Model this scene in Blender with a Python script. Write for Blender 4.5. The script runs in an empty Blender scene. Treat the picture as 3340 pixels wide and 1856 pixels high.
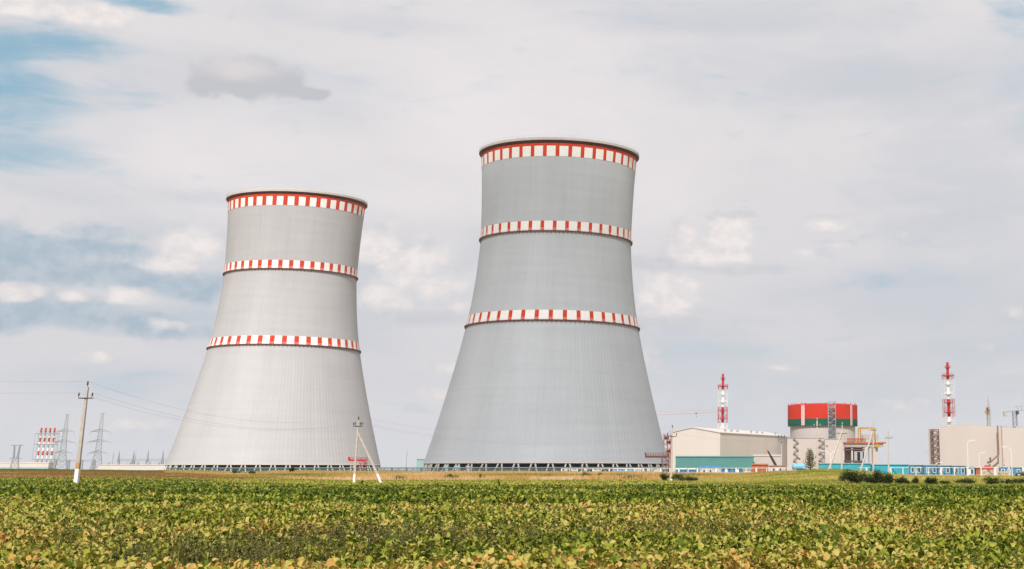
import bpy, math, random
import numpy as np
from mathutils import Vector, Matrix

random.seed(7)
rng = np.random.default_rng(11)
SC = bpy.context.scene
COL = SC.collection
PI = math.pi

# ------------------------------------------------------------------ camera model (pixels of the 3340 x 1856 photo)
F, PPX, PPY, TH, EYE = 4787.6, 2521.9, 225.8, 0.2684, 1.55
HAZE = 0.00006
CT, ST = math.cos(TH), math.sin(TH)


def ray(px, py):
    u, w = (px - PPX) / F, -(py - PPY) / F
    return Vector((u, CT - w * ST, ST + w * CT))


def at(px, py, D):
    r = ray(px, py)
    k = D / r.y
    return Vector((r.x * k, D, EYE + r.z * k))


def AX(px, D):
    return at(px, 1535, D).x


def AZ(py, D):
    return at(2522, py, D).z


def azel(px, py):
    r = ray(px, py).normalized()
    return math.atan2(r.x, r.y), math.asin(r.z)


# ------------------------------------------------------------------ materials
def new_mat(name):
    m = bpy.data.materials.new(name)
    m.use_nodes = True
    nt = m.node_tree
    return m, nt, nt.nodes['Principled BSDF']


def mat(name, col, rough=0.75, var=0.12, scale=3.0, metal=0.0, streak=None, bump=0.0, spec=0.3):
    m, nt, b = new_mat(name)
    tc = nt.nodes.new('ShaderNodeTexCoord')
    nz = nt.nodes.new('ShaderNodeTexNoise')
    nz.inputs['Scale'].default_value = scale
    nz.inputs['Detail'].default_value = 6
    src = tc.outputs['Object']
    if streak:
        mp = nt.nodes.new('ShaderNodeMapping')
        mp.inputs['Scale'].default_value = streak
        nt.links.new(src, mp.inputs['Vector'])
        src = mp.outputs['Vector']
    nt.links.new(src, nz.inputs['Vector'])
    rp = nt.nodes.new('ShaderNodeValToRGB')
    rp.color_ramp.elements[0].position = 0.3
    rp.color_ramp.elements[1].position = 0.7
    rp.color_ramp.elements[0].color = (*[max(0, c * (1 - var)) for c in col], 1)
    rp.color_ramp.elements[1].color = (*[min(1, c * (1 + var)) for c in col], 1)
    nt.links.new(nz.outputs['Fac'], rp.inputs['Fac'])
    nt.links.new(rp.outputs['Color'], b.inputs['Base Color'])
    b.inputs['Roughness'].default_value = rough
    b.inputs['Metallic'].default_value = metal
    b.inputs['Specular IOR Level'].default_value = spec
    if bump:
        bp = nt.nodes.new('ShaderNodeBump')
        bp.inputs['Strength'].default_value = bump
        bp.inputs['Distance'].default_value = 0.2
        nt.links.new(nz.outputs['Fac'], bp.inputs['Height'])
        nt.links.new(bp.outputs['Normal'], b.inputs['Normal'])
    return m


def concrete_shell(name, col):
    """cooling tower concrete: meridional streaks, lift joints, broad patches"""
    m, nt, b = new_mat(name)
    L = nt.links.new
    tc = nt.nodes.new('ShaderNodeTexCoord')
    sx = nt.nodes.new('ShaderNodeSeparateXYZ')
    L(tc.outputs['Object'], sx.inputs[0])
    a = nt.nodes.new('ShaderNodeMath'); a.operation = 'ARCTAN2'
    L(sx.outputs['Y'], a.inputs[0]); L(sx.outputs['X'], a.inputs[1])
    cb = nt.nodes.new('ShaderNodeCombineXYZ')
    L(a.outputs[0], cb.inputs['X']); L(sx.outputs['Z'], cb.inputs['Z'])

    def noise(sc, scale, det):
        mp = nt.nodes.new('ShaderNodeMapping')
        mp.inputs['Scale'].default_value = sc
        L(cb.outputs[0], mp.inputs['Vector'])
        n = nt.nodes.new('ShaderNodeTexNoise')
        n.inputs['Scale'].default_value = scale
        n.inputs['Detail'].default_value = det
        L(mp.outputs[0], n.inputs['Vector'])
        return n.outputs['Fac']
    f1 = noise((26, 1, 0.02), 1.0, 4)
    f2 = noise((1.6, 1, 0.012), 1.0, 3)
    f3 = noise((1.0, 1, 0.35), 1.0, 2)
    mixs = None
    for f, wgt in ((f1, 0.22), (f2, 0.52), (f3, 0.26)):
        mm = nt.nodes.new('ShaderNodeMath'); mm.operation = 'MULTIPLY'
        mm.inputs[1].default_value = wgt
        L(f, mm.inputs[0])
        if mixs is None:
            mixs = mm.outputs[0]
        else:
            ad = nt.nodes.new('ShaderNodeMath'); ad.operation = 'ADD'
            L(mixs, ad.inputs[0]); L(mm.outputs[0], ad.inputs[1])
            mixs = ad.outputs[0]
    rp = nt.nodes.new('ShaderNodeValToRGB')
    rp.color_ramp.elements[0].position = 0.36
    rp.color_ramp.elements[1].position = 0.64
    rp.color_ramp.elements[0].color = (*[c * 0.90 for c in col], 1)
    rp.color_ramp.elements[1].color = (*[min(1, c * 1.08) for c in col], 1)
    L(mixs, rp.inputs['Fac'])
    L(rp.outputs['Color'], b.inputs['Base Color'])
    b.inputs['Roughness'].default_value = 0.9
    b.inputs['Specular IOR Level'].default_value = 0.15
    return m


def leaf_mat(name, stops, trans=0.3, rough=0.55):
    m, nt, b = new_mat(name)
    L = nt.links.new
    at_ = nt.nodes.new('ShaderNodeAttribute'); at_.attribute_name = 'tone'
    rp = nt.nodes.new('ShaderNodeValToRGB')
    el = rp.color_ramp.elements
    el[0].position, el[0].color = stops[0][0], (*stops[0][1], 1)
    el[1].position, el[1].color = stops[-1][0], (*stops[-1][1], 1)
    for p, c in stops[1:-1]:
        e = el.new(p); e.color = (*c, 1)
    L(at_.outputs['Fac'], rp.inputs['Fac'])
    L(rp.outputs['Color'], b.inputs['Base Color'])
    b.inputs['Roughness'].default_value = rough
    b.inputs['Specular IOR Level'].default_value = 0.14
    tr = nt.nodes.new('ShaderNodeBsdfTranslucent')
    L(rp.outputs['Color'], tr.inputs['Color'])
    mx = nt.nodes.new('ShaderNodeMixShader'); mx.inputs[0].default_value = trans
    L(b.outputs[0], mx.inputs[1]); L(tr.outputs[0], mx.inputs[2])
    L(mx.outputs[0], nt.nodes['Material Output'].inputs['Surface'])
    return m


M = {}
M['shell'] = concrete_shell('tower concrete', (0.478, 0.511, 0.56))
M['shell_pale'] = concrete_shell('pale tower concrete', (0.465, 0.46, 0.475))
M['cream_conc'] = mat('pale rim concrete', (0.54, 0.50, 0.46), 0.85, 0.08, 0.4)
M['rim_soffit_shade'] = mat('rim soffit shade', (0.075, 0.025, 0.02), 0.8, 0.2, 0.5)  # dark colour paints in the shade under the overhanging lip
M['white_paint'] = mat('white paint', (0.84, 0.83, 0.82), 0.6, 0.05, 0.7)
M['red_paint'] = mat('orange red paint', (0.58, 0.05, 0.012), 0.7, 0.12, 0.6, spec=.1)
M['red_steel'] = mat('red steel', (0.47, 0.022, 0.012), 0.7, 0.15, 2, spec=.1)
M['brown_steel'] = mat('dark red steel', (0.17, 0.055, 0.045), 0.6, 0.2, 2)
M['stair_dark'] = mat('dark stair steel', (0.15, 0.11, 0.095), 0.6, 0.2, 2)
M['duct'] = mat('brown duct', (0.27, 0.16, 0.10), 0.6, 0.2, 1)
M['stair_brown'] = mat('brown stair steel', (0.20, 0.115, 0.10), 0.6, 0.2, 2)
M['jib_pale'] = mat('faded reddish crane paint', (0.60, 0.47, 0.44), 0.6, 0.1, 2)
M['dark'] = mat('near black fill and openings', (0.012, 0.014, 0.016), 0.95, 0.4, 1.5)
M['column'] = mat('column concrete', (0.55, 0.52, 0.48), 0.9, 0.1, 0.8)
M['pole_conc'] = mat('pole concrete', (0.50, 0.425, 0.365), 0.9, 0.14, 3, bump=0.2)
M['limewash'] = mat('lime wash', (0.80, 0.79, 0.77), 0.8, 0.06, 5)
M['ochre'] = mat('ochre paint', (0.50, 0.30, 0.12), 0.8, 0.15, 5)
M['iron'] = mat('dark iron', (0.05, 0.05, 0.052), 0.55, 0.2, 6, metal=0.4)
M['porcelain'] = mat('dark insulator', (0.035, 0.032, 0.03), 0.25, 0.1, 5)
M['glass_ins'] = mat('pale insulator', (0.55, 0.58, 0.56), 0.25, 0.1, 5)
M['galv'] = mat('galvanised steel', (0.40, 0.43, 0.46), 0.5, 0.12, 2, metal=0.3)
M['galv_light'] = mat('pale galvanised steel', (0.55, 0.57, 0.58), 0.5, 0.1, 2, metal=0.2)
M['wire'] = mat('aluminium wire', (0.20, 0.20, 0.21), 0.5, 0.1, 2, metal=0.5)
M['teal_pipe'] = mat('blue grey pipe cladding', (0.11, 0.19, 0.21), 0.5, 0.15, 1)
M['cream_wall'] = mat('cream cladding', (0.64, 0.59, 0.55), 0.7, 0.04, 0.08, streak=(1, 1, 0.2))
M['beige_wall'] = mat('beige cladding', (0.53, 0.475, 0.445), 0.75, 0.05, 0.06, streak=(1, 1, 0.2))
M['grey_wall'] = mat('grey concrete wall', (0.43, 0.39, 0.35), 0.85, 0.1, 0.2)
M['teal_wall'] = mat('teal cladding', (0.085, 0.25, 0.235), 0.6, 0.06, 0.15)
M['pale_teal'] = mat('pale teal cladding', (0.30, 0.47, 0.47), 0.6, 0.06, 0.15)
M['roof'] = mat('roof sheet', (0.40, 0.39, 0.38), 0.7, 0.1, 0.2)
M['flag_red'] = mat('dome red paint', (0.55, 0.028, 0.008), 0.7, 0.07, 0.06, spec=.1)
M['flag_green'] = mat('dome green paint', (0.004, 0.095, 0.055), 0.7, 0.07, 0.06, spec=.1)
M['yellow'] = mat('yellow crane paint', (0.48, 0.255, 0.03), 0.5, 0.15, 0.6)
M['rust'] = mat('rusty orange steel', (0.40, 0.13, 0.06), 0.75, 0.3, 0.7)
M['turquoise'] = mat('turquoise sheet', (0.04, 0.35, 0.42), 0.5, 0.12, 0.4)
M['turq_light'] = mat('pale turquoise roof', (0.25, 0.45, 0.52), 0.5, 0.08, 0.4)
M['cabin_blue'] = mat('cabin blue', (0.075, 0.26, 0.38), 0.5, 0.12, 0.6)
M['bright_blue'] = mat('bright blue sheet', (0.03, 0.20, 0.42), 0.5, 0.12, 0.6)
M['sky_blue'] = mat('light blue sheet', (0.20, 0.44, 0.60), 0.5, 0.1, 0.6)
M['pane'] = mat('window pane', (0.07, 0.10, 0.12), 0.15, 0.2, 1, spec=0.6)
M['fence_white'] = mat('white fence concrete', (0.74, 0.72, 0.70), 0.8, 0.08, 1.5)
M['lamp_white'] = mat('white lamp post', (0.75, 0.74, 0.72), 0.45, 0.05, 2)
M['lumber'] = mat('sawn timber', (0.52, 0.40, 0.27), 0.8, 0.3, 1.2, streak=(0.4, 1, 6))
M['pavilion'] = mat('red roof sheet', (0.36, 0.055, 0.04), 0.6, 0.12, 0.8)
M['car'] = mat('black car paint', (0.012, 0.012, 0.014), 0.25, 0.1, 1, spec=0.6)
M['rubber'] = mat('rubber', (0.02, 0.02, 0.02), 0.8, 0.1, 4)
M['plate'] = mat('number plate', (0.75, 0.75, 0.72), 0.5, 0.03, 4)
M['tail'] = mat('tail light red', (0.35, 0.015, 0.015), 0.25, 0.1, 4)
M['bark'] = mat('bark', (0.10, 0.075, 0.05), 0.9, 0.3, 8)
M['sand'] = mat('sandy track', (0.50, 0.40, 0.26), 0.95, 0.15, 0.5)
M['grey_block'] = mat('grey white block', (0.52, 0.50, 0.47), 0.85, 0.15, 0.7)

M['leaf'] = leaf_mat('beet leaf', [(0.0, (0.03, 0.06, 0.004)), (0.25, (0.085, 0.14, 0.009)), (0.5, (0.25, 0.275, 0.022)),
                                   (0.72, (0.40, 0.36, 0.072)), (0.9, (0.53, 0.40, 0.12)), (1.0, (0.52, 0.27, 0.06))], 0.18, 0.42)
M['dry'] = leaf_mat('dry grass', [(0.0, (0.11, 0.14, 0.025)), (0.3, (0.32, 0.28, 0.06)), (0.55, (0.52, 0.32, 0.095)),
                                  (0.8, (0.66, 0.45, 0.22)), (1.0, (0.72, 0.57, 0.38))], 0.25, 0.8)
M['brown_grass'] = leaf_mat('brown grass', [(0.0, (0.10, 0.12, 0.03)), (0.35, (0.20, 0.17, 0.04)), (0.6, (0.24, 0.13, 0.045)), (0.8, (0.33, 0.18, 0.06)), (1.0, (0.45, 0.32, 0.14))], 0.2, 0.8)
M['mound_grass'] = leaf_mat('mound grass', [(0.0, (0.11, 0.14, 0.02)), (0.35, (0.31, 0.31, 0.05)), (0.6, (0.46, 0.40, 0.10)), (0.8, (0.55, 0.39, 0.15)), (1.0, (0.64, 0.52, 0.30))], 0.2, 0.8)
M['bush'] = leaf_mat('bush leaf', [(0.0, (0.014, 0.03, 0.006)), (0.5, (0.05, 0.08, 0.016)), (1.0, (0.14, 0.16, 0.04))], 0.25, 0.6)
M['weed'] = leaf_mat('weed', [(0.0, (0.04, 0.05, 0.012)), (0.5, (0.11, 0.11, 0.03)), (1.0, (0.28, 0.20, 0.08))], 0.2, 0.7)
M['needle'] = leaf_mat('pine needle', [(0.0, (0.06, 0.08, 0.02)), (0.5, (0.21, 0.20, 0.05)), (1.0, (0.42, 0.34, 0.15))], 0.2, 0.7)

# ------------------------------------------------------------------ mesh builder
WLOC = {}


class MB:
    def __init__(self):
        self.v, self.f, self.m = [], [], []

    def add(self, vs, fs, mi=0):
        o = len(self.v)
        self.v += [tuple(p) for p in vs]
        for f in fs:
            self.f.append([i + o for i in f]); self.m.append(mi)
        return self

    def box(self, c, s, rz=0.0, mi=0, bev=0.0):
        """box with centre c, full size s, turned rz about z; bev chamfers the upright edges"""
        hx, hy, hz = s[0] / 2, s[1] / 2, s[2] / 2
        if bev:
            b = min(bev, hx * 0.45, hy * 0.45)
            ring = [(-hx + b, -hy), (hx - b, -hy), (hx, -hy + b), (hx, hy - b), (hx - b, hy), (-hx + b, hy), (-hx, hy - b), (-hx, -hy + b)]
        else:
            ring = [(-hx, -hy), (hx, -hy), (hx, hy), (-hx, hy)]
        n = len(ring); cr, sr = math.cos(rz), math.sin(rz)
        vs = [(c[0] + x * cr - y * sr, c[1] + x * sr + y * cr, c[2] + z) for z in (-hz, hz) for x, y in ring]
        fs = [[i, (i + 1) % n, (i + 1) % n + n, i + n] for i in range(n)] + [list(range(n))[::-1], list(range(n, 2 * n))]
        return self.add(vs, fs, mi)

    def tube(self, p, q, r, r2=None, n=6, mi=0, caps=True, rot=0.0):
        p, q = Vector(p), Vector(q)
        d = q - p
        if d.length < 1e-6:
            return self
        d.normalize()
        a = Vector((0, 0, 1)) if abs(d.z) < 0.95 else Vector((1, 0, 0))
        u = d.cross(a).normalized(); w = d.cross(u).normalized()
        r2 = r if r2 is None else r2
        vs = []
        for o, rr in ((p, r), (q, r2)):
            for i in range(n):
                t = 2 * PI * i / n + rot
                vs.append(o + (u * math.cos(t) + w * math.sin(t)) * rr)
        fs = [[i, (i + 1) % n, (i + 1) % n + n, i + n] for i in range(n)]
        if caps:
            fs += [list(range(n))[::-1], list(range(n, 2 * n))]
        return self.add(vs, fs, mi)

    def path(self, pts, r, n=5, mi=0):
        for a, b in zip(pts[:-1], pts[1:]):
            self.tube(a, b, r, n=n, mi=mi)
        return self

    def lathe(self, c, prof, n=48, mi=0, a0=0.0, a1=2 * PI, mif=None):
        full = abs(a1 - a0 - 2 * PI) < 1e-6
        k = n if full else n + 1
        vs = []
        for r, z in prof:
            for i in range(k):
                t = a0 + (a1 - a0) * i / n
                vs.append((c[0] + r * math.cos(t), c[1] + r * math.sin(t), c[2] + z))
        o = len(self.v)
        self.v += vs
        for j in range(len(prof) - 1):
            for i in range(n):
                i2 = (i + 1) % k
                self.f.append([o + j * k + i, o + j * k + i2, o + (j + 1) * k + i2, o + (j + 1) * k + i])
                self.m.append(mif(i, j) if mif else mi)
        return self

    def disc(self, c, r, n=48, mi=0):
        vs = [(c[0] + r * math.cos(2 * PI * i / n), c[1] + r * math.sin(2 * PI * i / n), c[2]) for i in range(n)]
        return self.add(vs, [list(range(n))], mi)

    def prism(self, poly, z0, z1, mi=0):
        """upright prism over a ground polygon; z1 may be a list (one height per corner)"""
        n = len(poly)
        tops = z1 if isinstance(z1, (list, tuple)) else [z1] * n
        vs = [(x, y, z0) for x, y in poly] + [(x, y, t) for (x, y), t in zip(poly, tops)]
        fs = [[i, (i + 1) % n, (i + 1) % n + n, i + n] for i in range(n)] + [list(range(n))[::-1], list(range(n, 2 * n))]
        return self.add(vs, fs, mi)

    def build(self, name, mats, parent=None, smooth=False, loc=None):
        me = bpy.data.meshes.new(name)
        base = WLOC[parent] if parent is not None else (Vector(loc) if loc is not None else Vector((0, 0, 0)))
        vs = [(x - base[0], y - base[1], z - base[2]) for x, y, z in self.v]
        me.from_pydata(vs, [], self.f)
        for mm in (mats if isinstance(mats, (list, tuple)) else [mats]):
            me.materials.append(mm)
        me.polygons.foreach_set('material_index', self.m)
        if smooth:
            me.polygons.foreach_set('use_smooth', [True] * len(self.f))
        me.update()
        o = bpy.data.objects.new(name, me)
        COL.objects.link(o)
        if parent is not None:
            o.parent = parent
        else:
            o.location = base
        WLOC[o] = Vector(base)
        return o


def tag(o, label=None, cat=None, group=None, kind=None):
    if label: o['label'] = label
    if cat: o['category'] = cat
    if group: o['group'] = group
    if kind: o['kind'] = kind
    return o


def thing(name, loc, label, cat, group=None):
    o = bpy.data.objects.new(name, None)
    o.empty_display_size = 0.5
    o.location = loc
    COL.objects.link(o)
    WLOC[o] = Vector(loc)
    return tag(o, label, cat, group)


def np_mesh(name, verts, faces, tone, material, smooth=True, loc=(0, 0, 0), parent=None):
    """verts (N,3), faces (K,4), tone (N,)"""
    me = bpy.data.meshes.new(name)
    base = np.array(WLOC[parent] if parent is not None else loc, dtype=np.float64)
    v = np.ascontiguousarray(verts - base, dtype=np.float32)
    k = faces.shape[1]
    me.vertices.add(len(v)); me.vertices.foreach_set('co', v.ravel())
    me.loops.add(faces.size); me.loops.foreach_set('vertex_index', faces.astype(np.int32).ravel())
    me.polygons.add(len(faces))
    me.polygons.foreach_set('loop_start', np.arange(0, faces.size, k, dtype=np.int32))
    me.polygons.foreach_set('loop_total', np.full(len(faces), k, dtype=np.int32))
    if smooth:
        me.polygons.foreach_set('use_smooth', np.ones(len(faces), dtype=bool))
    a = me.attributes.new('tone', 'FLOAT', 'POINT')
    a.data.foreach_set('value', np.ascontiguousarray(tone, dtype=np.float32))
    me.materials.append(material)
    me.update(calc_edges=True)
    o = bpy.data.objects.new(name, me)
    COL.objects.link(o)
    if parent is not None:
        o.parent = parent
    else:
        o.location = loc
    WLOC[o] = Vector(base)
    return o


# ------------------------------------------------------------------ terrain
def vnoise(x, y, seed=0):
    """smooth value noise in 0..1"""
    xi, yi = np.floor(x), np.floor(y)
    fx, fy = x - xi, y - yi
    fx, fy = fx * fx * (3 - 2 * fx), fy * fy * (3 - 2 * fy)

    def h(a, b):
        s = np.sin(a * 127.1 + b * 311.7 + seed * 74.7) * 43758.5453
        return s - np.floor(s)
    return (h(xi, yi) * (1 - fx) + h(xi + 1, yi) * fx) * (1 - fy) + (h(xi, yi + 1) * (1 - fx) + h(xi + 1, yi + 1) * fx) * fy


def fbm(x, y, seed=0, n=3):
    s, a, t = 0, 1.0, 0
    for i in range(n):
        s = s + a * vnoise(x * 2 ** i, y * 2 ** i, seed + i * 3); t += a; a *= 0.5
    return s / t


KP = [-300, 0, 560, 820, 1200, 2200, 2420, 2560, 2680, 2790, 2900, 2985, 3340, 3700]
PROF = {
    -300: [(0, 0), (120, .1), (160, .25), (250, .5), (300, 1.3), (400, 2.4), (470, 2.0), (560, 0.8), (800, 0)],
    0: [(0, 0), (120, .1), (160, .25), (250, .5), (300, 1.3), (400, 2.4), (470, 2.0), (560, 0.8), (800, 0)],
    560: [(0, 0), (120, .05), (160, .15), (250, .40), (300, 1.1), (400, 2.0), (470, 1.6), (560, 0.6), (800, 0)],
    820: [(0, 0), (120, 0), (160, .05), (250, .2), (300, .6), (380, 1.45), (470, 1.2), (560, 0.5), (800, 0)],
    1200: [(0, 0), (200, 0), (300, .05), (350, 1.0), (420, 1.2), (560, 0.4), (800, 0)],
    2200: [(0, 0), (200, 0), (260, .05), (300, .35), (350, .9), (420, 1.0), (560, 0.4), (800, 0)],
    2420: [(0, 0), (180, 0), (250, .1), (300, .7), (350, 1.3), (420, 1.1), (560, 0.3), (800, 0)],
    2560: [(0, 0), (180, 0), (230, .35), (290, 1.3), (330, 1.75), (380, 1.3), (450, 0.5), (800, 0)],
    2680: [(0, 0), (180, 0), (230, .45), (290, 1.7), (330, 2.22), (380, 1.6), (450, 0.5), (800, 0)],
    2790: [(0, 0), (180, 0), (230, .45), (290, 1.5), (330, 1.95), (380, 1.4), (450, 0.5), (800, 0)],
    2900: [(0, 0), (180, 0), (230, .35), (290, 1.0), (330, 1.20), (380, .9), (450, 0.4), (800, 0)],
    2985: [(0, 0), (180, 0), (230, .3), (290, .6), (330, .75), (380, .6), (450, 0.4), (800, 0)],
    3340: [(0, 0), (180, 0), (230, .2), (290, .45), (330, .5), (380, .5), (450, 0.4), (800, 0)],
    3700: [(0, 0), (180, 0), (230, .2), (290, .45), (330, .5), (380, .5), (450, 0.4), (800, 0)],
}


def terrain(X, Y):
    X = np.asarray(X, dtype=float); Y = np.asarray(Y, dtype=float)
    Ys = np.maximum(Y, 1.0)
    px = np.clip(PPX + 4966.0 * X / Ys, KP[0], KP[-1])
    prof = np.stack([np.interp(Ys, [p[0] for p in PROF[k]], [p[1] for p in PROF[k]]) for k in KP])
    i = np.clip(np.searchsorted(KP, px, side='right') - 1, 0, len(KP) - 2)
    kp = np.array(KP, dtype=float)
    t = (px - kp[i]) / (kp[i + 1] - kp[i]); t = t * t * (3 - 2 * t)
    sh = prof.shape[1:]
    idx = np.indices(sh)
    z = prof[(i, *idx)] * (1 - t) + prof[(i + 1, *idx)] * t
    return z * np.clip((Y - 20) / 60.0, 0, 1)


def tz(X, Y):
    return float(terrain(np.array([X]), np.array([Y]))[0])


xs = np.unique(np.concatenate([np.linspace(-7000, -420, 22), np.arange(-420, 240, 5.0), np.linspace(240, 5500, 18)]))
ys = np.unique(np.concatenate([np.linspace(-1500, 0, 10), np.arange(0, 620, 5.0), np.linspace(620, 9000, 24)]))
GX, GY = np.meshgrid(xs, ys)
GZ = terrain(GX.ravel(), GY.ravel())
gv = np.stack([GX.ravel(), GY.ravel(), GZ], 1)
nx = len(xs)
ii = (np.arange(len(ys) - 1)[:, None] * nx + np.arange(nx - 1)[None, :]).ravel()
gf = np.stack([ii, ii + 1, ii + nx + 1, ii + nx], 1)


def ground_material():
    m, nt, b = new_mat('field ground')
    L = nt.links.new
    tc = nt.nodes.new('ShaderNodeTexCoord')
    n1 = nt.nodes.new('ShaderNodeTexNoise'); n1.inputs['Scale'].default_value = 0.045; n1.inputs['Detail'].default_value = 6
    n2 = nt.nodes.new('ShaderNodeTexNoise'); n2.inputs['Scale'].default_value = 1.6; n2.inputs['Detail'].default_value = 5
    L(tc.outputs['Object'], n1.inputs['Vector']); L(tc.outputs['Object'], n2.inputs['Vector'])
    ad = nt.nodes.new('ShaderNodeMath'); ad.operation = 'MULTIPLY_ADD'
    L(n2.outputs['Fac'], ad.inputs[0]); ad.inputs[1].default_value = 0.5; L(n1.outputs['Fac'], ad.inputs[2])
    rp = nt.nodes.new('ShaderNodeValToRGB')
    e = rp.color_ramp.elements
    e[0].position, e[0].color = 0.5, (0.16, 0.15, 0.035, 1)
    e[1].position, e[1].color = 0.98, (0.40, 0.27, 0.11, 1)
    k = e.new(0.72); k.color = (0.25, 0.21, 0.06, 1)
    L(ad.outputs[0], rp.inputs['Fac'])
    # bare soil under the crop (near the viewer's side of the field)
    sx = nt.nodes.new('ShaderNodeSeparateXYZ'); L(tc.outputs['Object'], sx.inputs[0])
    mr = nt.nodes.new('ShaderNodeMapRange'); mr.inputs[1].default_value = 170; mr.inputs[2].default_value = 200
    L(sx.outputs['Y'], mr.inputs[0])
    mx = nt.nodes.new('ShaderNodeMix'); mx.data_type = 'RGBA'
    L(mr.outputs[0], mx.inputs[0]); mx.inputs[6].default_value = (0.055, 0.05, 0.018, 1); L(rp.outputs['Color'], mx.inputs[7])
    L(mx.outputs[2], b.inputs['Base Color'])
    b.inputs['Roughness'].default_value = 0.95; b.inputs['Specular IOR Level'].default_value = 0.1
    return m


g = np_mesh('ground', gv, gf, np.zeros(len(gv)), ground_material())
tag(g, 'gently rolling farmland ground', 'ground', kind='structure')


# ------------------------------------------------------------------ crop leaves
def leaf_patch(P, az, tilt, L, W, tone, na, curl, fold, crumple=.30):
    """P (n,3) leaf base points; returns verts, faces, tone for n leaves with na segments along and 2 across"""
    n = len(P)
    s = np.linspace(0, 1, na + 1)
    wprof = np.sin(np.clip(s * 0.93 + 0.07, 0, 1) ** 0.8 * PI) ** 0.8 * (1 + .25 * np.cos(s * 9))
    wprof[-1] = 0.12
    d = np.stack([np.cos(az), np.sin(az), np.zeros(n)], 1)
    side = np.stack([-np.sin(az), np.cos(az), np.zeros(n)], 1)
    up = np.array([0, 0, 1.0])
    ang = tilt[:, None] - curl[:, None] * s[None, :]                  # elevation along the leaf
    seg = L[:, None] / na
    dx = np.cumsum(np.concatenate([np.zeros((n, 1)), np.cos(ang[:, :-1]) * seg], 1), 1)
    dz = np.cumsum(np.concatenate([np.zeros((n, 1)), np.sin(ang[:, :-1]) * seg], 1), 1)
    mid = P[:, None, :] + d[:, None, :] * dx[..., None] + up * dz[..., None]
    nrm = -np.sin(ang)[..., None] * d[:, None, :] + np.cos(ang)[..., None] * up
    w = (W[:, None] * wprof[None, :])[..., None]
    wob = rng.normal(0, crumple, (n, na + 1, 2))[..., None] * w[:, :, None, :]
    lft = mid - side[:, None, :] * w + nrm * (w * fold[:, None, None] + wob[:, :, 0])
    rgt = mid + side[:, None, :] * w + nrm * (w * fold[:, None, None] + wob[:, :, 1])
    V = np.stack([lft, mid, rgt], 2).reshape(n, (na + 1) * 3, 3)
    fs = []
    for a in range(na):
        for c in range(2):
            o = a * 3 + c
            fs.append([o, o + 1, o + 4, o + 3])
    fs = np.array(fs)
    k = (na + 1) * 3
    Fc = (fs[None] + (np.arange(n) * k)[:, None, None]).reshape(-1, 4)
    T = np.repeat(tone, k) + rng.normal(0, .05, n * k)
    return V.reshape(-1, 3), Fc, T


def quad_leaves(P, az, tilt, L, W, tone):
    n = len(P)
    d = np.stack([np.cos(az) * np.cos(tilt), np.sin(az) * np.cos(tilt), np.sin(tilt)], 1)
    sd = np.stack([-np.sin(az), np.cos(az), np.zeros(n)], 1)
    sd = sd + np.stack([np.zeros(n), np.zeros(n), rng.normal(0, 0.35, n)], 1)
    a = P; b = P + d * (L * 0.55)[:, None] - sd * W[:, None]; c = P + d * L[:, None]; e = P + d * (L * 0.55)[:, None] + sd * W[:, None]
    V = np.stack([a, b, c, e], 1).reshape(-1, 3)
    Fc = np.arange(4 * n).reshape(n, 4)
    return V, Fc, np.repeat(tone, 4)


BL, BR = -0.545, 0.205      # bearings of the frame's sides with a margin
ROW = math.radians(12)


def field_points(d0, d1, dens):
    A = (BR - BL) * (d1 * d1 - d0 * d0) / 2 + 8 * (d1 - d0)
    n = int(A * dens)
    u = rng.random(n)
    D = np.sqrt(d0 * d0 + u * (d1 * d1 - d0 * d0))
    b = BL + (BR - BL) * rng.random(n)
    X = b * D + rng.uniform(-4, 4, n)
    return X, D


def margin_points(d0, d1, dens):
    """the field beside and in front of the part seen in the photo"""
    m_ = 18.0
    n = int(2 * m_ * (d1 - d0) * dens)
    D = rng.uniform(d0, d1, n); q = rng.uniform(2.5, m_, n)
    X = np.where(rng.random(n) < .5, BL * D - q, BR * D + q)
    n2 = int(30 * 7.5 * dens)
    return np.concatenate([X, rng.uniform(-19, 13, n2)]), np.concatenate([D, rng.uniform(7, 14.4, n2)])


def crop_end(X, Y):
    """distance to which the crop reaches, by bearing"""
    px = PPX + 4966 * X / Y
    return np.interp(px, [-400, 0, 500, 800, 1100, 2000, 2300, 2500, 3340, 3700], [252, 252, 258, 186, 158, 160, 164, 154, 150, 150])


def crop_tone(X, Y):
    base = np.interp(Y, [14, 19, 23, 27, 33, 40, 50, 58, 66, 110, 150, 190, 240], [.68, .66, .62, .71, .72, .65, .62, .58, .43, .34, .36, .46, .50])
    left = np.clip(-(X / Y + 0.25) * 3, -0.4, 0.6)
    base = base + np.where(Y < 26, -0.10, 0.05) * left
    n1 = fbm(X * 0.16 + 31, Y * 0.11 + 5, 3, 3) - 0.5
    n2 = fbm(X * 0.9, Y * 0.7, 9, 2) - 0.5
    n3 = fbm(X * 0.05 + 7, Y * 0.2 + 2, 15, 2) - 0.5
    return base + .03 + n1 * 0.62 + n2 * 0.25 + n3 * 0.3


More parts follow.
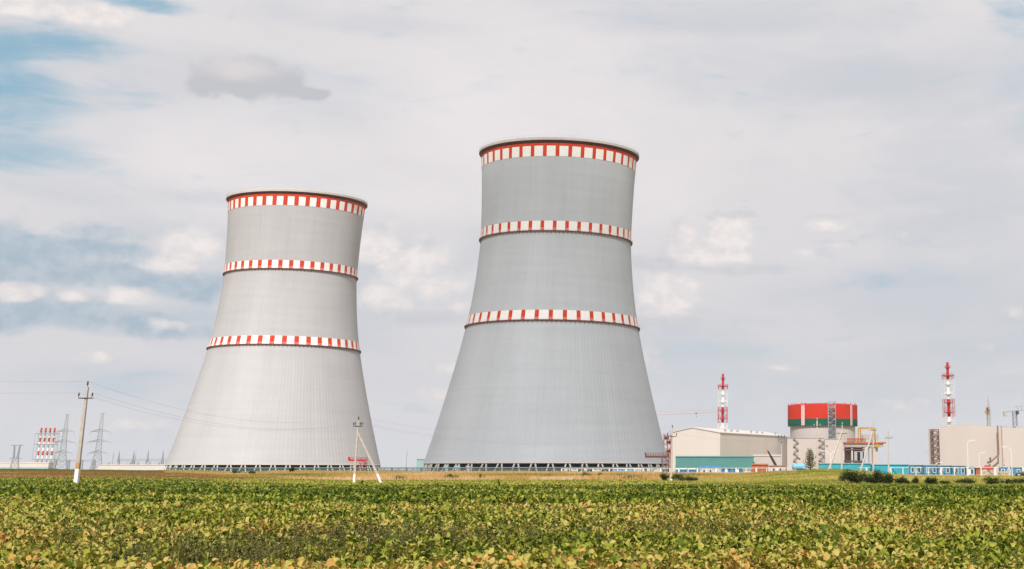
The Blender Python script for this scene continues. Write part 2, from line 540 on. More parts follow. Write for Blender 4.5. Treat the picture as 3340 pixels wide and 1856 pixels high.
def fine_leaves(P, az, tilt, L, W, tone, curl, fold):
    """rounded wavy blades: 5 segments along, 4 across, with a rippled edge"""
    n, na, nc = len(P), 5, 4
    s = np.linspace(0, 1, na + 1); c = np.linspace(-1, 1, nc + 1)
    wprof = np.array([.30, .86, 1.0, .88, .58, .12])
    d = np.stack([np.cos(az), np.sin(az), np.zeros(n)], 1)
    side = np.stack([-np.sin(az), np.cos(az), np.zeros(n)], 1)
    roll = rng.normal(0, .35, n)
    up = np.array([0, 0, 1.0])
    ang = tilt[:, None] - curl[:, None] * s[None, :] ** 1.3
    seg = L[:, None] / na
    z1 = np.zeros((n, 1))
    dx = np.cumsum(np.concatenate([z1, np.cos(ang[:, :-1]) * seg], 1), 1)
    dz = np.cumsum(np.concatenate([z1, np.sin(ang[:, :-1]) * seg], 1), 1)
    mid = P[:, None, :] + d[:, None, :] * dx[..., None] + up * dz[..., None]
    nrm = -np.sin(ang)[..., None] * d[:, None, :] + np.cos(ang)[..., None] * up
    sd = side[:, None, :] * np.cos(roll)[:, None, None] + nrm * np.sin(roll)[:, None, None]
    n2 = nrm * np.cos(roll)[:, None, None] - side[:, None, :] * np.sin(roll)[:, None, None]
    w = W[:, None] * wprof[None, :]
    ph = rng.uniform(0, 6.28, (n, 2)); fr = rng.uniform(5, 10, n); am = rng.uniform(.08, .38, n)
    rip = np.stack([np.sin(fr[:, None] * s[None] + ph[:, 0:1]), np.sin(fr[:, None] * s[None] + ph[:, 1:2])], 2) * am[:, None, None]
    V = np.empty((n, na + 1, nc + 1, 3))
    for i, cc in enumerate(c):
        r_ = rip[:, :, 0] if cc < 0 else rip[:, :, 1]
        h = w * (fold[:, None] * abs(cc) ** 1.5 + r_ * abs(cc))
        V[:, :, i] = mid + sd * (w * cc)[..., None] + n2 * h[..., None]
    fs = np.array([[a * (nc + 1) + i, a * (nc + 1) + i + 1, (a + 1) * (nc + 1) + i + 1, (a + 1) * (nc + 1) + i] for a in range(na) for i in range(nc)])
    k = (na + 1) * (nc + 1)
    Fc = (fs[None] + (np.arange(n) * k)[:, None, None]).reshape(-1, 4)
    vein = np.array([0, 0, .05, 0, 0])
    T = (tone[:, None, None] + vein[None, None] + rng.normal(0, .03, (n, na + 1, nc + 1))).reshape(-1)
    return V.reshape(-1, 3), Fc, T


VS, FS, TS = [], [], []
off = 0


def push(v, f, t):
    global off
    VS.append(v); FS.append(f + off); TS.append(t); off += len(v)


def plants(d0, d1, dens, leaves, na, size, hk=1.0, pts=field_points):
    X, Y = pts(d0, d1, dens)
    # rows: pull the plants towards drill lines
    r = X * math.cos(ROW) + Y * math.sin(ROW)
    rr = np.round(r / 0.5) * 0.5
    sh = (rr - r) * 0.6
    X = X + sh * math.cos(ROW); Y = Y + sh * math.sin(ROW)
    k = Y < crop_end(X, Y)
    X, Y = X[k], Y[k]
    vig = 0.42 + 0.95 * fbm(X * 0.6 + 3, Y * 0.45, 21, 2) + rng.normal(0, .12, len(X))
    vig = np.clip(vig, .4, 1.15)
    Z = terrain(X, Y)
    tone = crop_tone(X, Y) + rng.normal(0, .085, len(X))
    for q in range(leaves):
        n = len(X)
        az = rng.uniform(0, 2 * PI, n)
        sp = rng.uniform(.02, .16, n)
        inner = q / leaves
        tilt = np.radians(rng.normal(38 + 32 * inner, 14, n))
        L = size * vig * rng.uniform(0.7, 1.15, n)
        W = L * rng.uniform(0.26, 0.42, n)
        h = (0.10 + 0.24 * inner) * vig * rng.uniform(0.6, 1.25, n) * hk
        P = np.stack([X + np.cos(az) * sp + rng.normal(0, .03, n), Y + np.sin(az) * sp + rng.normal(0, .03, n), Z + h], 1)
        t = tone + rng.normal(0.0, 0.075, n) + 0.12 * (inner - 0.5)
        t = np.clip(np.where(rng.random(n) < .26, t - rng.uniform(.2, .6, n), t), 0.02, 1)
        if na == 5:
            v, f, tt = fine_leaves(P, az, tilt, L, W * 1.15, t, rng.uniform(0.5, 2.4, n), rng.uniform(-.1, .8, n))
        elif na:
            v, f, tt = leaf_patch(P, az, tilt, L, W, t, na, rng.uniform(0.4, 2.8, n), rng.uniform(-0.3, 1.1, n), .32)
        else:
            v, f, tt = quad_leaves(P, az, tilt * 0.8, L, W, t)
        push(v, f, tt)


plants(14.5, 27, 10.5, 27, 5, 0.096)
plants(27, 42, 10.5, 20, 4, 0.118)
plants(42, 62, 9.5, 15, 3, 0.15)
plants(62, 112, 6.5, 10, 2, 0.21)
plants(112, 262, 4.5, 6, 0, 0.30, 0.55)
plants(7, 60, 8.0, 15, 2, 0.125, .85, margin_points)
o = np_mesh('beet_crop', np.concatenate(VS), np.concatenate(FS), np.concatenate(TS), M['leaf'])
tag(o, 'broad leaved green and yellowing beet crop covering the field', 'crop', kind='stuff')
print('crop faces', sum(len(f) for f in FS))

# pale strip of lower crop behind, dry grass berm, mound grass
VS, FS, TS = [], [], []; off = 0


def scatter(d0, d1, dens, bl=BL, br=BR):
    n = int((br - bl) * (d1 * d1 - d0 * d0) / 2 * dens)
    D = np.sqrt(d0 * d0 + rng.random(n) * (d1 * d1 - d0 * d0))
    b = bl + (br - bl) * rng.random(n)
    return b * D, D


X, Y = scatter(150, 300, 7.0)
px = PPX + 4966 * X / Y
far = np.interp(px, [560, 800, 1100, 1500, 2100, 2250, 2350], [262, 275, 292, 292, 285, 240, 200])
k = (Y > crop_end(X, Y) - 1) & (Y < far) & (px > 520) & (px < 2350)
X, Y = X[k], Y[k]; n = len(X)
P = np.stack([X, Y, terrain(X, Y) + rng.uniform(0.0, 0.12, n)], 1)
L = rng.uniform(0.2, 0.36, n)
t = np.clip(0.60 + (fbm(X * 0.15, Y * 0.08, 4, 3) - 0.5) * 0.5 + rng.normal(0, 0.09, n), 0.05, 0.85)
v, f, tt = quad_leaves(P, rng.uniform(0, 2 * PI, n), np.radians(rng.normal(22, 12, n)), L, L * 0.34, t)
o = np_mesh('low_crop', v, f, tt, M['leaf'])
tag(o, 'strip of lower pale green crop behind the beet field', 'crop', kind='stuff')


def blades(X, Y, H, Wd, tone, lean=0.35):
    n = len(X)
    Z = terrain(X, Y)
    az = rng.uniform(0, 2 * PI, n)
    a2 = rng.uniform(0, 2 * PI, n)
    ln = np.abs(rng.normal(0, lean, n)) * H
    P = np.stack([X, Y, Z - 0.03], 1)
    sd = np.stack([np.cos(az), np.sin(az), np.zeros(n)], 1) * Wd[:, None]
    m_ = P + np.stack([np.cos(a2) * ln * .35, np.sin(a2) * ln * .35, H * .6], 1)
    tp = P + np.stack([np.cos(a2) * ln, np.sin(a2) * ln, H], 1)
    V = np.stack([P - sd * .7, P + sd * .7, m_ + sd, m_ - sd, tp + sd * .25, tp - sd * .25], 1).reshape(-1, 3)
    q = np.array([[0, 1, 2, 3], [3, 2, 4, 5]])
    Fc = (q[None] + (np.arange(n) * 6)[:, None, None]).reshape(-1, 4)
    return V, Fc, np.repeat(tone, 6)


VS, FS, TS = [], [], []; off = 0
# tall dry grass on the berm before the towers
X, Y = scatter(286, 430, 9.0, -0.40, 0.02)
px = PPX + 4966 * X / Y
start = np.interp(px, [500, 700, 900, 1200, 1700, 2150, 2300, 2450], [330, 318, 300, 296, 292, 262, 250, 262])
k = (Y > start) & (px > 520) & (px < 2600)
X, Y, px = X[k], Y[k], px[k]
tall = np.interp(px, [540, 760, 1000, 1300, 2050, 2200, 2400, 2600], [.35, .5, .9, 1.0, .95, .8, .5, .35])
cl = fbm(X * 0.12, Y * 0.1, 6, 3)
n = len(X)
H = tall * (0.45 + 0.75 * cl) * rng.uniform(0.6, 1.25, n)
t = np.clip(0.56 + (cl - .5) * -.75 + (fbm(X * .04 + 9, Y * .05, 8, 2) - .5) * .9 + rng.normal(0, .1, n) + np.clip((Y - 340) / 300, 0, .25), 0, 1)
push(*blades(X, Y, H, rng.uniform(.02, .05, n), t))
o = np_mesh('dry_grass', np.concatenate(VS), np.concatenate(FS), np.concatenate(TS), M['dry'], smooth=False)
tag(o, 'tall straw coloured dry grass on the berm before the towers', 'grass', kind='stuff')
# short brown grass of the left rise
X, Y = scatter(240, 440, 6.0, BL, -0.30)
px = PPX + 4966 * X / Y
k = (px < 1000) & (Y > crop_end(X, Y)) & (Y > np.interp(px, [560, 700, 1000], [0, 270, 310]))
X, Y, px = X[k], Y[k], px[k]; n = len(X)
cl = fbm(X * .2, Y * .12, 12, 3)
t = .35 + (cl - .5) * .5 + np.interp(Y, [255, 290, 330, 365, 440], [.35, .25, .35, -.15, -.2]) + (fbm(X * .03, Y * .08 + 3, 18, 2) - .5) * .6 + rng.normal(0, .09, n)
v, f, tt = blades(X, Y, .26 * (.5 + cl) * rng.uniform(.6, 1.3, n), rng.uniform(.025, .06, n), np.clip(t, 0, 1), .5)
o = np_mesh('brown_grass', v, f, tt, M['brown_grass'], smooth=False)
tag(o, 'short brown and olive grass on the rise at left', 'grass', kind='stuff')
# green to straw grass of the mound and verge on the right
X, Y = scatter(148, 440, 7.0, -0.085, BR)
px = PPX + 4966 * X / Y
k = (px > 2150) & (Y > crop_end(X, Y) + np.interp(px, [2150, 2350, 2500], [60, 6, 0]))
X, Y, px = X[k], Y[k], px[k]; n = len(X)
cl = fbm(X * .2, Y * .12, 12, 3)
t = .40 + (cl - .5) * .6 + (fbm(X * .06 + 5, Y * .05, 17, 2) - .5) * .7 + np.interp(px, [2300, 2450, 2700, 2850, 3000, 3340], [.1, .05, -.1, .05, .15, .15]) * np.clip((Y - 230) / 80, 0, 1.4) + np.where(Y < 225, -.12, 0) + rng.normal(0, .1, n)
v, f, tt = blades(X, Y, .30 * (.4 + 1.2 * cl) * rng.uniform(.6, 1.4, n), rng.uniform(.02, .055, n), np.clip(t, 0, 1), .5)
o = np_mesh('mound_grass', v, f, tt, M['mound_grass'], smooth=False)
tag(o, 'yellowing green grass on the mound and verge at right', 'grass', kind='stuff')
print('grass faces', sum(len(f) for f in FS))

# sandy track on the left
mb = MB()
pts = []
for i in range(41):
    q = i / 40
    pxx = 150 + 500 * q
    Yc = 262 + 5 * q
    Xc = AX(pxx, Yc)
    pts.append((Xc, Yc))
vs, fs = [], []
for i, (x, y) in enumerate(pts):
    for dy in (-2.4, 0, 2.4, 6.5):
        vs.append((x, y + dy, tz(x, y + dy) + 0.06))
for i in range(40):
    for j in range(3):
        fs.append([i * 4 + j, i * 4 + j + 1, i * 4 + j + 5, i * 4 + j + 4])
mb.add(vs, fs)
tag(mb.build('dirt_path', M['sand']), 'pale sandy track along the far edge of the crop', 'path', kind='structure')

# ------------------------------------------------------------------ cooling towers
E0 = EYE
PROFILE = [(4.5, 58.86), (18.8, 54.8), (34.6, 50.6), (50, 46.75), (64.4, 43.5), (73, 41.8), (86.6, 39.75), (103, 38.15), (112, 37.65),
           (121, 37.75), (135, 38.2), (149, 38.95), (156.62, 39.45)]
pz = np.array([p[0] for p in PROFILE]); pr = np.array([p[1] for p in PROFILE])


def cubic(xq, x, y):
    n = len(x); h = np.diff(x)
    A = np.zeros((n, n)); b = np.zeros(n)
    A[0, 0] = A[-1, -1] = 1
    for i in range(1, n - 1):
        A[i, i - 1], A[i, i], A[i, i + 1] = h[i - 1], 2 * (h[i - 1] + h[i]), h[i]
        b[i] = 6 * ((y[i + 1] - y[i]) / h[i] - (y[i] - y[i - 1]) / h[i - 1])
    m = np.linalg.solve(A, b)
    xq = np.clip(np.atleast_1d(xq), x[0], x[-1])
    i = np.clip(np.searchsorted(x, xq) - 1, 0, n - 2)
    a, c = x[i + 1] - xq, xq - x[i]
    return m[i] * a ** 3 / (6 * h[i]) + m[i + 1] * c ** 3 / (6 * h[i]) + (y[i] / h[i] - m[i] * h[i] / 6) * a + (y[i + 1] / h[i] - m[i + 1] * h[i] / 6) * c


def shell_r(z):
    """shell radius at world height z"""
    return float(cubic(z - E0, pz, pr)[0])


ZR, ZM, ZL, ZB = 156.62 + E0, 112.29 + E0, 69.23 + E0, 4.49 + E0
NB = 40


def cooling_tower(X, Y, phase, label, shell='shell'):
    root = thing('cooling_tower', (X, Y, 0), label, 'cooling tower', 'cooling towers')
    c = (X, Y, 0)
    # shell with wind ribs
    nr = 168
    zz = np.linspace(ZB, ZR, 64)
    rad = np.array([shell_r(z) for z in zz])
    ang, bump = [], []
    for i in range(nr):
        t = 2 * PI * i / nr; st = 2 * PI / nr
        ang += [t, t + st * .90, t + st * .93, t + st * .97]; bump += [0, 0, .012, .012]
    ang = np.array(ang); bump = np.array(bump); na = len(ang)
    taper = np.interp(zz, [ZB, ZR], [1.0, .75])
    R = rad[:, None] + bump[None, :] * taper[:, None]
    V = np.stack([X + R * np.cos(ang), Y + R * np.sin(ang), np.repeat(zz[:, None], na, 1)], 2).reshape(-1, 3)
    j = np.arange(63)[:, None] * na; i = np.arange(na)[None, :]; i2 = (np.arange(na)[None, :] + 1) % na
    Fc = np.stack([j + i, j + i2, j + na + i2, j + na + i], 2).reshape(-1, 4)
    np_mesh('shell', V, Fc, np.zeros(len(V)), M[shell], smooth=False, parent=root)
    # inner lining so the shell has thickness
    prof = [(r - .45, z) for r, z in zip(rad[::4], zz[::4])]
    MB().lathe(c, [(rad[0] - .02, ZB)] + prof + [(rad[-1] - .45, ZR + 1.2)], 96).build('inner_lining', M['column'], root, True)
    MB().lathe(c, [(rad[0] + .12, ZB - .3), (rad[0] + .14, ZB + .05), (rad[0] - .1, ZB + .2), (rad[0] - .6, ZB), (rad[0] - .6, ZB - .3), (rad[0] + .12, ZB - .3)], 144).build('base_ring', M['cream_conc'], root, True)
    # lip of the crown
    ro = 40.72
    lip = [(39.3, ZR - 1.5), (39.8, ZR - .9), (40.45, ZR - .2), (ro, ZR + .1), (ro + .05, ZR + 1.3), (ro - .1, ZR + 1.5), (38.9, ZR + 1.5), (38.9, ZR + .4)]
    MB().lathe(c, lip, 160, mif=lambda i, j: 1 if j < 3 else 0).build('rim', [M['cream_conc'], M['rim_soffit_shade']], root, False)
    rl = MB()
    for k in range(80):
        t = 2 * PI * k / 80
        p = (X + (ro - .15) * math.cos(t), Y + (ro - .15) * math.sin(t))
        rl.tube((*p, ZR + 1.5), (*p, ZR + 2.6), .04, n=4)
    for h in (2.05, 2.6):
        rl.lathe((X, Y, ZR + h), [(ro - .18, 0), (ro - .12, .03), (ro - .12, -.03), (ro - .18, 0)], 120)
    rl.build('rim_railing', M['galv_light'], root)

    # painted bands: chequers of white and red
    def band(name, z0, z1, topred, botred, n_sub=3):
        zs = [z0 + (z1 - z0) * k / 6 for k in range(7)] if not topred else [z0 + (z1 - z0) * k / 6 for k in range(7)] + [z1 + topred]
        pf = [(shell_r(min(z, ZR)) + .10, z) for z in zs]
        pf = [(shell_r(zs[0]) - .1, zs[0])] + pf
        seg = NB * 10

        def mi(i, j):
            if j >= 7: return 1
            u = (i / 10.0 + phase) % 1.0
            return 1 if u < 0.301 else 0
        MB().lathe(c, pf, seg, mif=mi).build(name, [M['white_paint'], M['red_paint']], root, False)
    band('painted_band', ZR - 7.7, ZR - 2.6, 1.9, 0)
    for zz0, rp in ((ZM, 38.48), (ZL, 43.33)):
        band('painted_band', zz0 + .55, zz0 + 5.1, 0, 0)
        rs = shell_r(zz0 + .3)
        w = MB().lathe(c, [(rs - .2, zz0), (rp, zz0), (rp + .02, zz0 + .38), (rs - .2, zz0 + .38)], 160)
        br = w
        for k in range(120):
            t = 2 * PI * (k + .5) / 120
            ca, sa = math.cos(t), math.sin(t)
            rb = shell_r(zz0 - 1.3)
            br.tube((X + (rp - .15) * ca, Y + (rp - .15) * sa, zz0 - .02), (X + (rb - .05) * ca, Y + (rb - .05) * sa, zz0 - 1.3), .09, n=4)
        wk = w.build('walkway', M['brown_steel'], root, False)
        rl = MB()
        for k in range(160):
            t = 2 * PI * k / 160
            p = (X + (rp - .05) * math.cos(t), Y + (rp - .05) * math.sin(t))
            rl.tube((*p, zz0 + .38), (*p, zz0 + 1.5), .035, n=4, mi=0)
        for h in (.75, 1.1, 1.5):
            rl.lathe((X, Y, zz0 + h), [(rp - .08, 0), (rp - .03, .03), (rp - .03, -.03), (rp - .08, 0)], 160)
        rl.build('railing', M['white_paint'], wk)
    # the ring of leaning columns
    for k in range(48):
        t0 = 2 * PI * (k + .3) / 48
        for s in (-1, 1):
            ta, tb = t0 + s * .0135, t0 + s * .042
            p = Vector((X + 58.4 * math.cos(ta), Y + 58.4 * math.sin(ta), ZB - .4))
            q = Vector((X + 61.2 * math.cos(tb), Y + 61.2 * math.sin(tb), -.3))
            MB().tube(q, p, .44, .38, 8).build('column', M['column'], root)
    # near-black fill drum added so the interior reads as shade, and water basin
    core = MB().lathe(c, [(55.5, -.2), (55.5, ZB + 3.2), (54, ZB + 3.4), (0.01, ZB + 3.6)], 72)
    core.build('fill_shade_core', M['dark'], root)
    MB().lathe(c, [(63.5, -.5), (63.5, .55), (63.0, .55), (63.0, .1), (50, .1)], 96).build('basin', M['column'], root)
    return root


cooling_tower(-286.8, 875.1, 0.30, 'left cooling tower, brighter and farther, ringed by three red and white bands', 'shell_pale')
cooling_tower(-109.8, 739.8, 0.42, 'right cooling tower, taller in view and greyer, ringed by three red and white bands')


def lattice(mb, base, top, w0, w1, nseg, r, rb=None, rz=0.0, mi=0, faces=4, xb=True):
    """four-legged lattice mast from base to top (vertical), half widths w0 -> w1"""
    base, top = Vector(base), Vector(top)
    rb = rb or r * .6
    cs = [(-1, -1), (1, -1), (1, 1), (-1, 1)]
    cr, sr = math.cos(rz), math.sin(rz)
    lv = []
    for k in range(nseg + 1):
        q = k / nseg
        # panels get shorter upwards as the mast narrows
        q = q if abs(w0 - w1) < .3 * w0 else 1 - (1 - q) ** 1.25
        o = base.lerp(top, q); w = w0 + (w1 - w0) * q
        lv.append([o + Vector(((x * cr - y * sr) * w, (x * sr + y * cr) * w, 0)) for x, y in cs])
    for k in range(nseg):
        for i in range(4):
            j = (i + 1) % 4
            mb.tube(lv[k][i], lv[k + 1][i], r, n=4, mi=mi, caps=False)
            mb.tube(lv[k][i], lv[k + 1][j], rb, n=3, mi=mi, caps=False)
            if xb: mb.tube(lv[k][j], lv[k + 1][i], rb, n=3, mi=mi, caps=False)
            mb.tube(lv[k + 1][i], lv[k + 1][j], rb, n=3, mi=mi, caps=False)
    return lv


# access bridges with stair towers at the foot of each cooling tower
def access_bridge(D, xa, xb, ydeck, xs0, xs1, ybot, m, label):
    zd = AZ(ydeck, D)
    Xa, Xb, X0, X1 = AX(xa, D), AX(xb, D), AX(xs0, D), AX(xs1, D)
    z0 = 0.0
    root = thing('access_bridge', ((X0 + X1) / 2, D, z0), label, 'stair bridge', 'stair bridges at the cooling towers')
    b = MB()
    b.box(((Xa + Xb) / 2, D + .6, zd), (abs(Xb - Xa), 1.4, .35))
    b.box(((Xa + Xb) / 2, D - .1, zd - .45), (abs(Xb - Xa), .15, .6))
    b.build('deck', m, root)
    r = MB()
    n = 9
    for s in (0, 1.25):
        for i in range(n + 1):
            x = Xa + (Xb - Xa) * i / n
            r.tube((x, D + s, zd + .17), (x, D + s, zd + 1.35), .05, n=4)
        for h in (.75, 1.35):
            r.tube((Xa, D + s, zd + h), (Xb, D + s, zd + h), .05, n=4)
    r.build('railing', m, root)
    e = MB()
    e.add([(Xa - .1, D, zd - .7), (Xa + .75, D, zd - .55), (Xa + .55, D, zd + .4), (Xa + .1, D, zd + 1.5), (Xa - .35, D, zd + 1.6),
           (Xa - .1, D + 1.4, zd - .7), (Xa + .75, D + 1.4, zd - .55), (Xa + .55, D + 1.4, zd + .4), (Xa + .1, D + 1.4, zd + 1.5), (Xa - .35, D + 1.4, zd + 1.6)],
          [[0, 1, 2, 3, 4], [9, 8, 7, 6, 5], [0, 5, 6, 1], [1, 6, 7, 2], [2, 7, 8, 3], [3, 8, 9, 4], [4, 9, 5, 0]])
    e.build('end_hood', m, root)
    st = MB()
    w = abs(X1 - X0)
    for x in (X0, X1):
        for y in (D, D + 2.6):
            st.tube((x, y, z0), (x, y, zd + (1.4 if x == X1 else .2)), .13, n=4)
    zs = [z0 + .4 + (zd - z0 - .4) * k / 4 for k in range(5)]
    for k in range(4):
        xa_, xb_ = (X0, X1) if k % 2 == 0 else (X1, X0)
        for y in (D + .2, D + 1.2):
            st.tube((xa_, y, zs[k]), (xb_, y, zs[k + 1]), .11, n=4)
            st.tube((xa_, y, zs[k] + 1), (xb_, y, zs[k + 1] + 1), .05, n=4)
        for y in (D, D + 2.6):
            st.tube((X0, y, zs[k + 1]), (X1, y, zs[k + 1]), .09, n=4)
    st.build('stair_frame', m, root)
    return root


access_bridge(806, 1134, 1191, 1499.5, 1170, 1191, 1522, M['red_steel'], 'bright red steel access bridge at the foot of the left cooling tower')
access_bridge(672, 2104, 2179, 1487.5, 2158, 2181, 1519, M['brown_steel'], 'dark red steel access bridge at the foot of the right cooling tower')


# ------------------------------------------------------------------ pipe rack in front of the towers
def pipe_rack():
    Xa, Xb = AX(545, 640), AX(2178, 585)
    Ya, Yb = 640.0, 585.0
    ztop = AZ(1524.5, 610)
    root = thing('pipe_rack', ((Xa + Xb) / 2, 612, 0), 'long low blue grey pipe rack on trestles before both cooling towers', 'pipe rack')
    n = 34
    P = lambda t, dy, z: Vector((Xa + (Xb - Xa) * t, Ya + (Yb - Ya) * t + dy, z))
    for dy, dz, r in ((0, 0, .22), (.9, .05, .25), (0.2, -.75, .17)):
        MB().tube(P(0, dy, ztop + dz - .25), P(1, dy, ztop + dz - .25), r, n=8).build('pipe', M['teal_pipe'], root)
    for i in range(n + 1):
        t = i / n
        b = MB()
        for dy in (-.4, 1.5):
            b.tube(P(t, dy, -.2), P(t, dy, ztop - .3), .14, n=4)
        b.tube(P(t, -.7, ztop - .5), P(t, 1.8, ztop - .5), .12, n=4)
        b.tube(P(t, -.7, ztop - 1.2), P(t, 1.8, ztop - 1.2), .1, n=4)
        if i < n and (i % 3 == 0 or t > .45):
            b.tube(P(t, -.4, .6), P(t + .5 / n, -.4, ztop - .5), .08, n=4)
            b.tube(P(t + 1 / n, -.4, .6), P(t + .5 / n, -.4, ztop - .5), .08, n=4)
        b.build('trestle', M['teal_pipe'], root)


pipe_rack()
# small blocks below the pipe rack
for i, (pxa, pxb, D, yt, mm, lab) in enumerate([
        (1452, 1462, 625, 1518, 'pale_teal', 'slim pale teal cabinet under the near tower behind the pipe rack'),
        (1484, 1500, 625, 1519, 'pale_teal', 'wide pale teal cabinet beside the slim one behind the pipe rack'),
        (1520, 1532, 625, 1520.5, 'grey_block', 'low grey cabinet right of the teal ones behind the pipe rack')]):
    c = Vector((AX((pxa + pxb) / 2, D), D, 0))
    r = thing('equipment_cabinet', c, lab, 'cabinet', 'cabinets behind the pipe rack')
    w = AX(pxb, D) - AX(pxa, D); h = AZ(yt, D)
    MB().box((c.x, c.y, h / 2), (w, 1.5, h), bev=.08).build('body', M[mm], r)
    MB().box((c.x, c.y, h + .06), (w + .2, 1.7, .12)).build('roof', M['roof'], r)


# ------------------------------------------------------------------ poles and power lines
def insulator(mb, p, h=.32, r=.075, mi=0):
    x, y, z = p
    mb.lathe((x, y, z), [(.02, 0), (r * .6, .02), (r, h * .25), (r * .55, h * .4), (r, h * .55), (r * .5, h * .7), (r * .8, h * .85), (.015, h)], 8, mi=mi)


def util_pole(base, H, label, white=1.9, band=0, arm=None, arm_z=1.6, ninsul=2, strut=None, r=.16, ins='porcelain', rot=0.0, lean=(0, 0), extra=None, name='utility_pole', toph=.55):
    base = Vector(base)
    root = thing(name, base, label, 'utility pole', 'concrete utility poles')
    top = base + Vector((lean[0], lean[1], H))
    ax = (top - base)
    P = lambda z: base + ax * (z / H)
    shaft = MB()
    rb, rt = r * 1.15, r * .72
    rr = lambda z: rb + (rt - rb) * z / H
    q4 = PI / 4
    shaft.tube(P(white + band), P(H), rr(white + band), rr(H), n=4, rot=q4)
    shaft.build('shaft', M['pole_conc'], root)
    if white:
        MB().tube(P(-.3), P(white), rr(0) + .012, rr(white) + .012, n=4, rot=q4).build('painted_foot', M['limewash'], root)
    if band:
        MB().tube(P(white), P(white + band), rr(white) + .008, rr(white + band) + .008, n=4, rot=q4).build('painted_band', M['ochre'], root)
    ends = []
    cr, sr = math.cos(rot), math.sin(rot)
    if arm:
        za = H - arm_z
        a = MB()
        c = P(za)
        l, rg = c + Vector((-arm * cr, -arm * sr, 0)), c + Vector((arm * cr, arm * sr, 0))
        a.tube(l + Vector((0, -rr(za), 0)), rg + Vector((0, -rr(za), 0)), .055, n=4)
        a.tube(l + Vector((0, rr(za), 0)), rg + Vector((0, rr(za), 0)), .03, n=4)
        ao = a.build('crossarm', M['iron'], root)
        offs = [-1, 1] if ninsul == 2 else ([-1, -.62, .62, 1] if ninsul == 4 else [-1, -.5, .5, 1])
        for q in offs:
            i_ = MB()
            p = c + Vector((arm * q * cr, arm * q * sr - rr(za), .05))
            i_.tube(p, p + Vector((0, 0, .2)), .022, n=4)
            insulator(i_, p + Vector((0, 0, .16)), .36, .1)
            i_.build('insulator', M[ins], ao)
            ends.append(p + Vector((0, 0, .50)))
    t = MB()
    t.tube(P(H), P(H) + Vector((0, 0, toph * .5)), .028, n=4)
    insulator(t, P(H) + Vector((0, 0, toph * .35)), .4, .11)
    t.build('insulator', M[ins], root)
    ends.append(P(H) + Vector((0, 0, toph * .35 + .38)))
    if strut:
        sb, sz, sw = Vector(strut[0]), strut[1], strut[2]
        s = MB()
        tp = P(sz)
        s.tube(sb + (tp - sb) * (sw / (tp - sb).length), tp, r * .98, r * .72, n=4, rot=q4)
        so = s.build('strut', M['pole_conc'], root)
        if sw:
            MB().tube(sb + Vector((0, 0, -.3)), sb + (tp - sb) * (sw / (tp - sb).length), r * 1.05, r * 1.0, n=4, rot=q4).build('painted_foot', M['limewash'], so)
    return root, ends


def on_ground(px, D):
    x = AX(px, D)
    return Vector((x, D, tz(x, D)))


def to_top(px_top, py_top, D):
    return at(px_top, py_top, D)


g0 = on_ground(253, 156)
tp = at(285, 1262, 156)
_, E1 = util_pole(g0, tp.z - g0.z, 'big grey concrete pole standing alone at far left of the crop', white=1.75, band=.62, arm=.70, arm_z=1.15, lean=(tp.x - g0.x, 0), r=.24)
g1 = on_ground(1158, 221)
tp = at(1169, 1372, 221)
sb = on_ground(1253, 221); sb.y -= .6
_, E2 = util_pole(g1, tp.z - g1.z, 'pole with crossarm braced by a slanting strut, before the left cooling tower', white=1.4, band=0, arm=.62, arm_z=.8, ninsul=4,
                  strut=(sb, tp.z - g1.z - 1.6, 1.6), lean=(tp.x - g1.x, 0), r=.19, ins='porcelain')
g2 = on_ground(2190, 262)
tp = at(2193, 1398, 262)
_, E3 = util_pole(g2, tp.z - g2.z, 'single pole with white foot at right edge of the right cooling tower', white=1.15, arm=.75, arm_z=1.35, lean=(tp.x - g2.x, 0), r=.21)

g3 = on_ground(2666, 318); tp = at(2665, 1372, 318)
util_pole(g3, tp.z - g3.z, 'thick pole on the mound just right of the young pine', white=0, arm=.6, arm_z=1.2, lean=(tp.x - g3.x, 0), r=.27, ins='glass_ins')
g4 = on_ground(2745, 325); tp = at(2747, 1386, 325)
sb = on_ground(2703, 318)
_, E4 = util_pole(g4, tp.z - g4.z, 'pole with pale insulators and long strut on the mound before the painted drum', white=0, arm=1.1, arm_z=1.8, ninsul=4,
                  strut=(sb, at(2743, 1408, 325).z - g4.z, 0), lean=(tp.x - g4.x, 0), r=.21, ins='glass_ins')
g5 = on_ground(2848, 330); tp = at(2848, 1380, 330)
sb = on_ground(2806, 324)
_, E5 = util_pole(g5, tp.z - g5.z, 'pole on the mound with strut, in front of the yellow gantry crane', white=0, arm=.8, arm_z=1.5, ninsul=2,
                  strut=(sb, at(2844, 1404, 330).z - g5.z, 0), lean=(tp.x - g5.x, 0), r=.21, ins='glass_ins')
g6 = on_ground(2898, 345); tp = at(2898.5, 1408, 345)
_, E6 = util_pole(g6, tp.z - g6.z, 'pole with crossarm alone against the sky between the two plant units', white=0, arm=.85, arm_z=1.4, ninsul=4, lean=(tp.x - g6.x, 0), r=.22, ins='glass_ins')


def wire(a, b, sag, label, group, r=.0085):
    n = 28
    pts = []
    for i in range(n + 1):
        q = i / n
        p = a.lerp(b, q); p.z -= sag * 4 * q * (1 - q)
        pts.append(p)
    mb = MB().path(pts, r, n=4)
    o = mb.build('power_line', M['galv'], loc=tuple(a))
    return tag(o, label, 'wire', group)


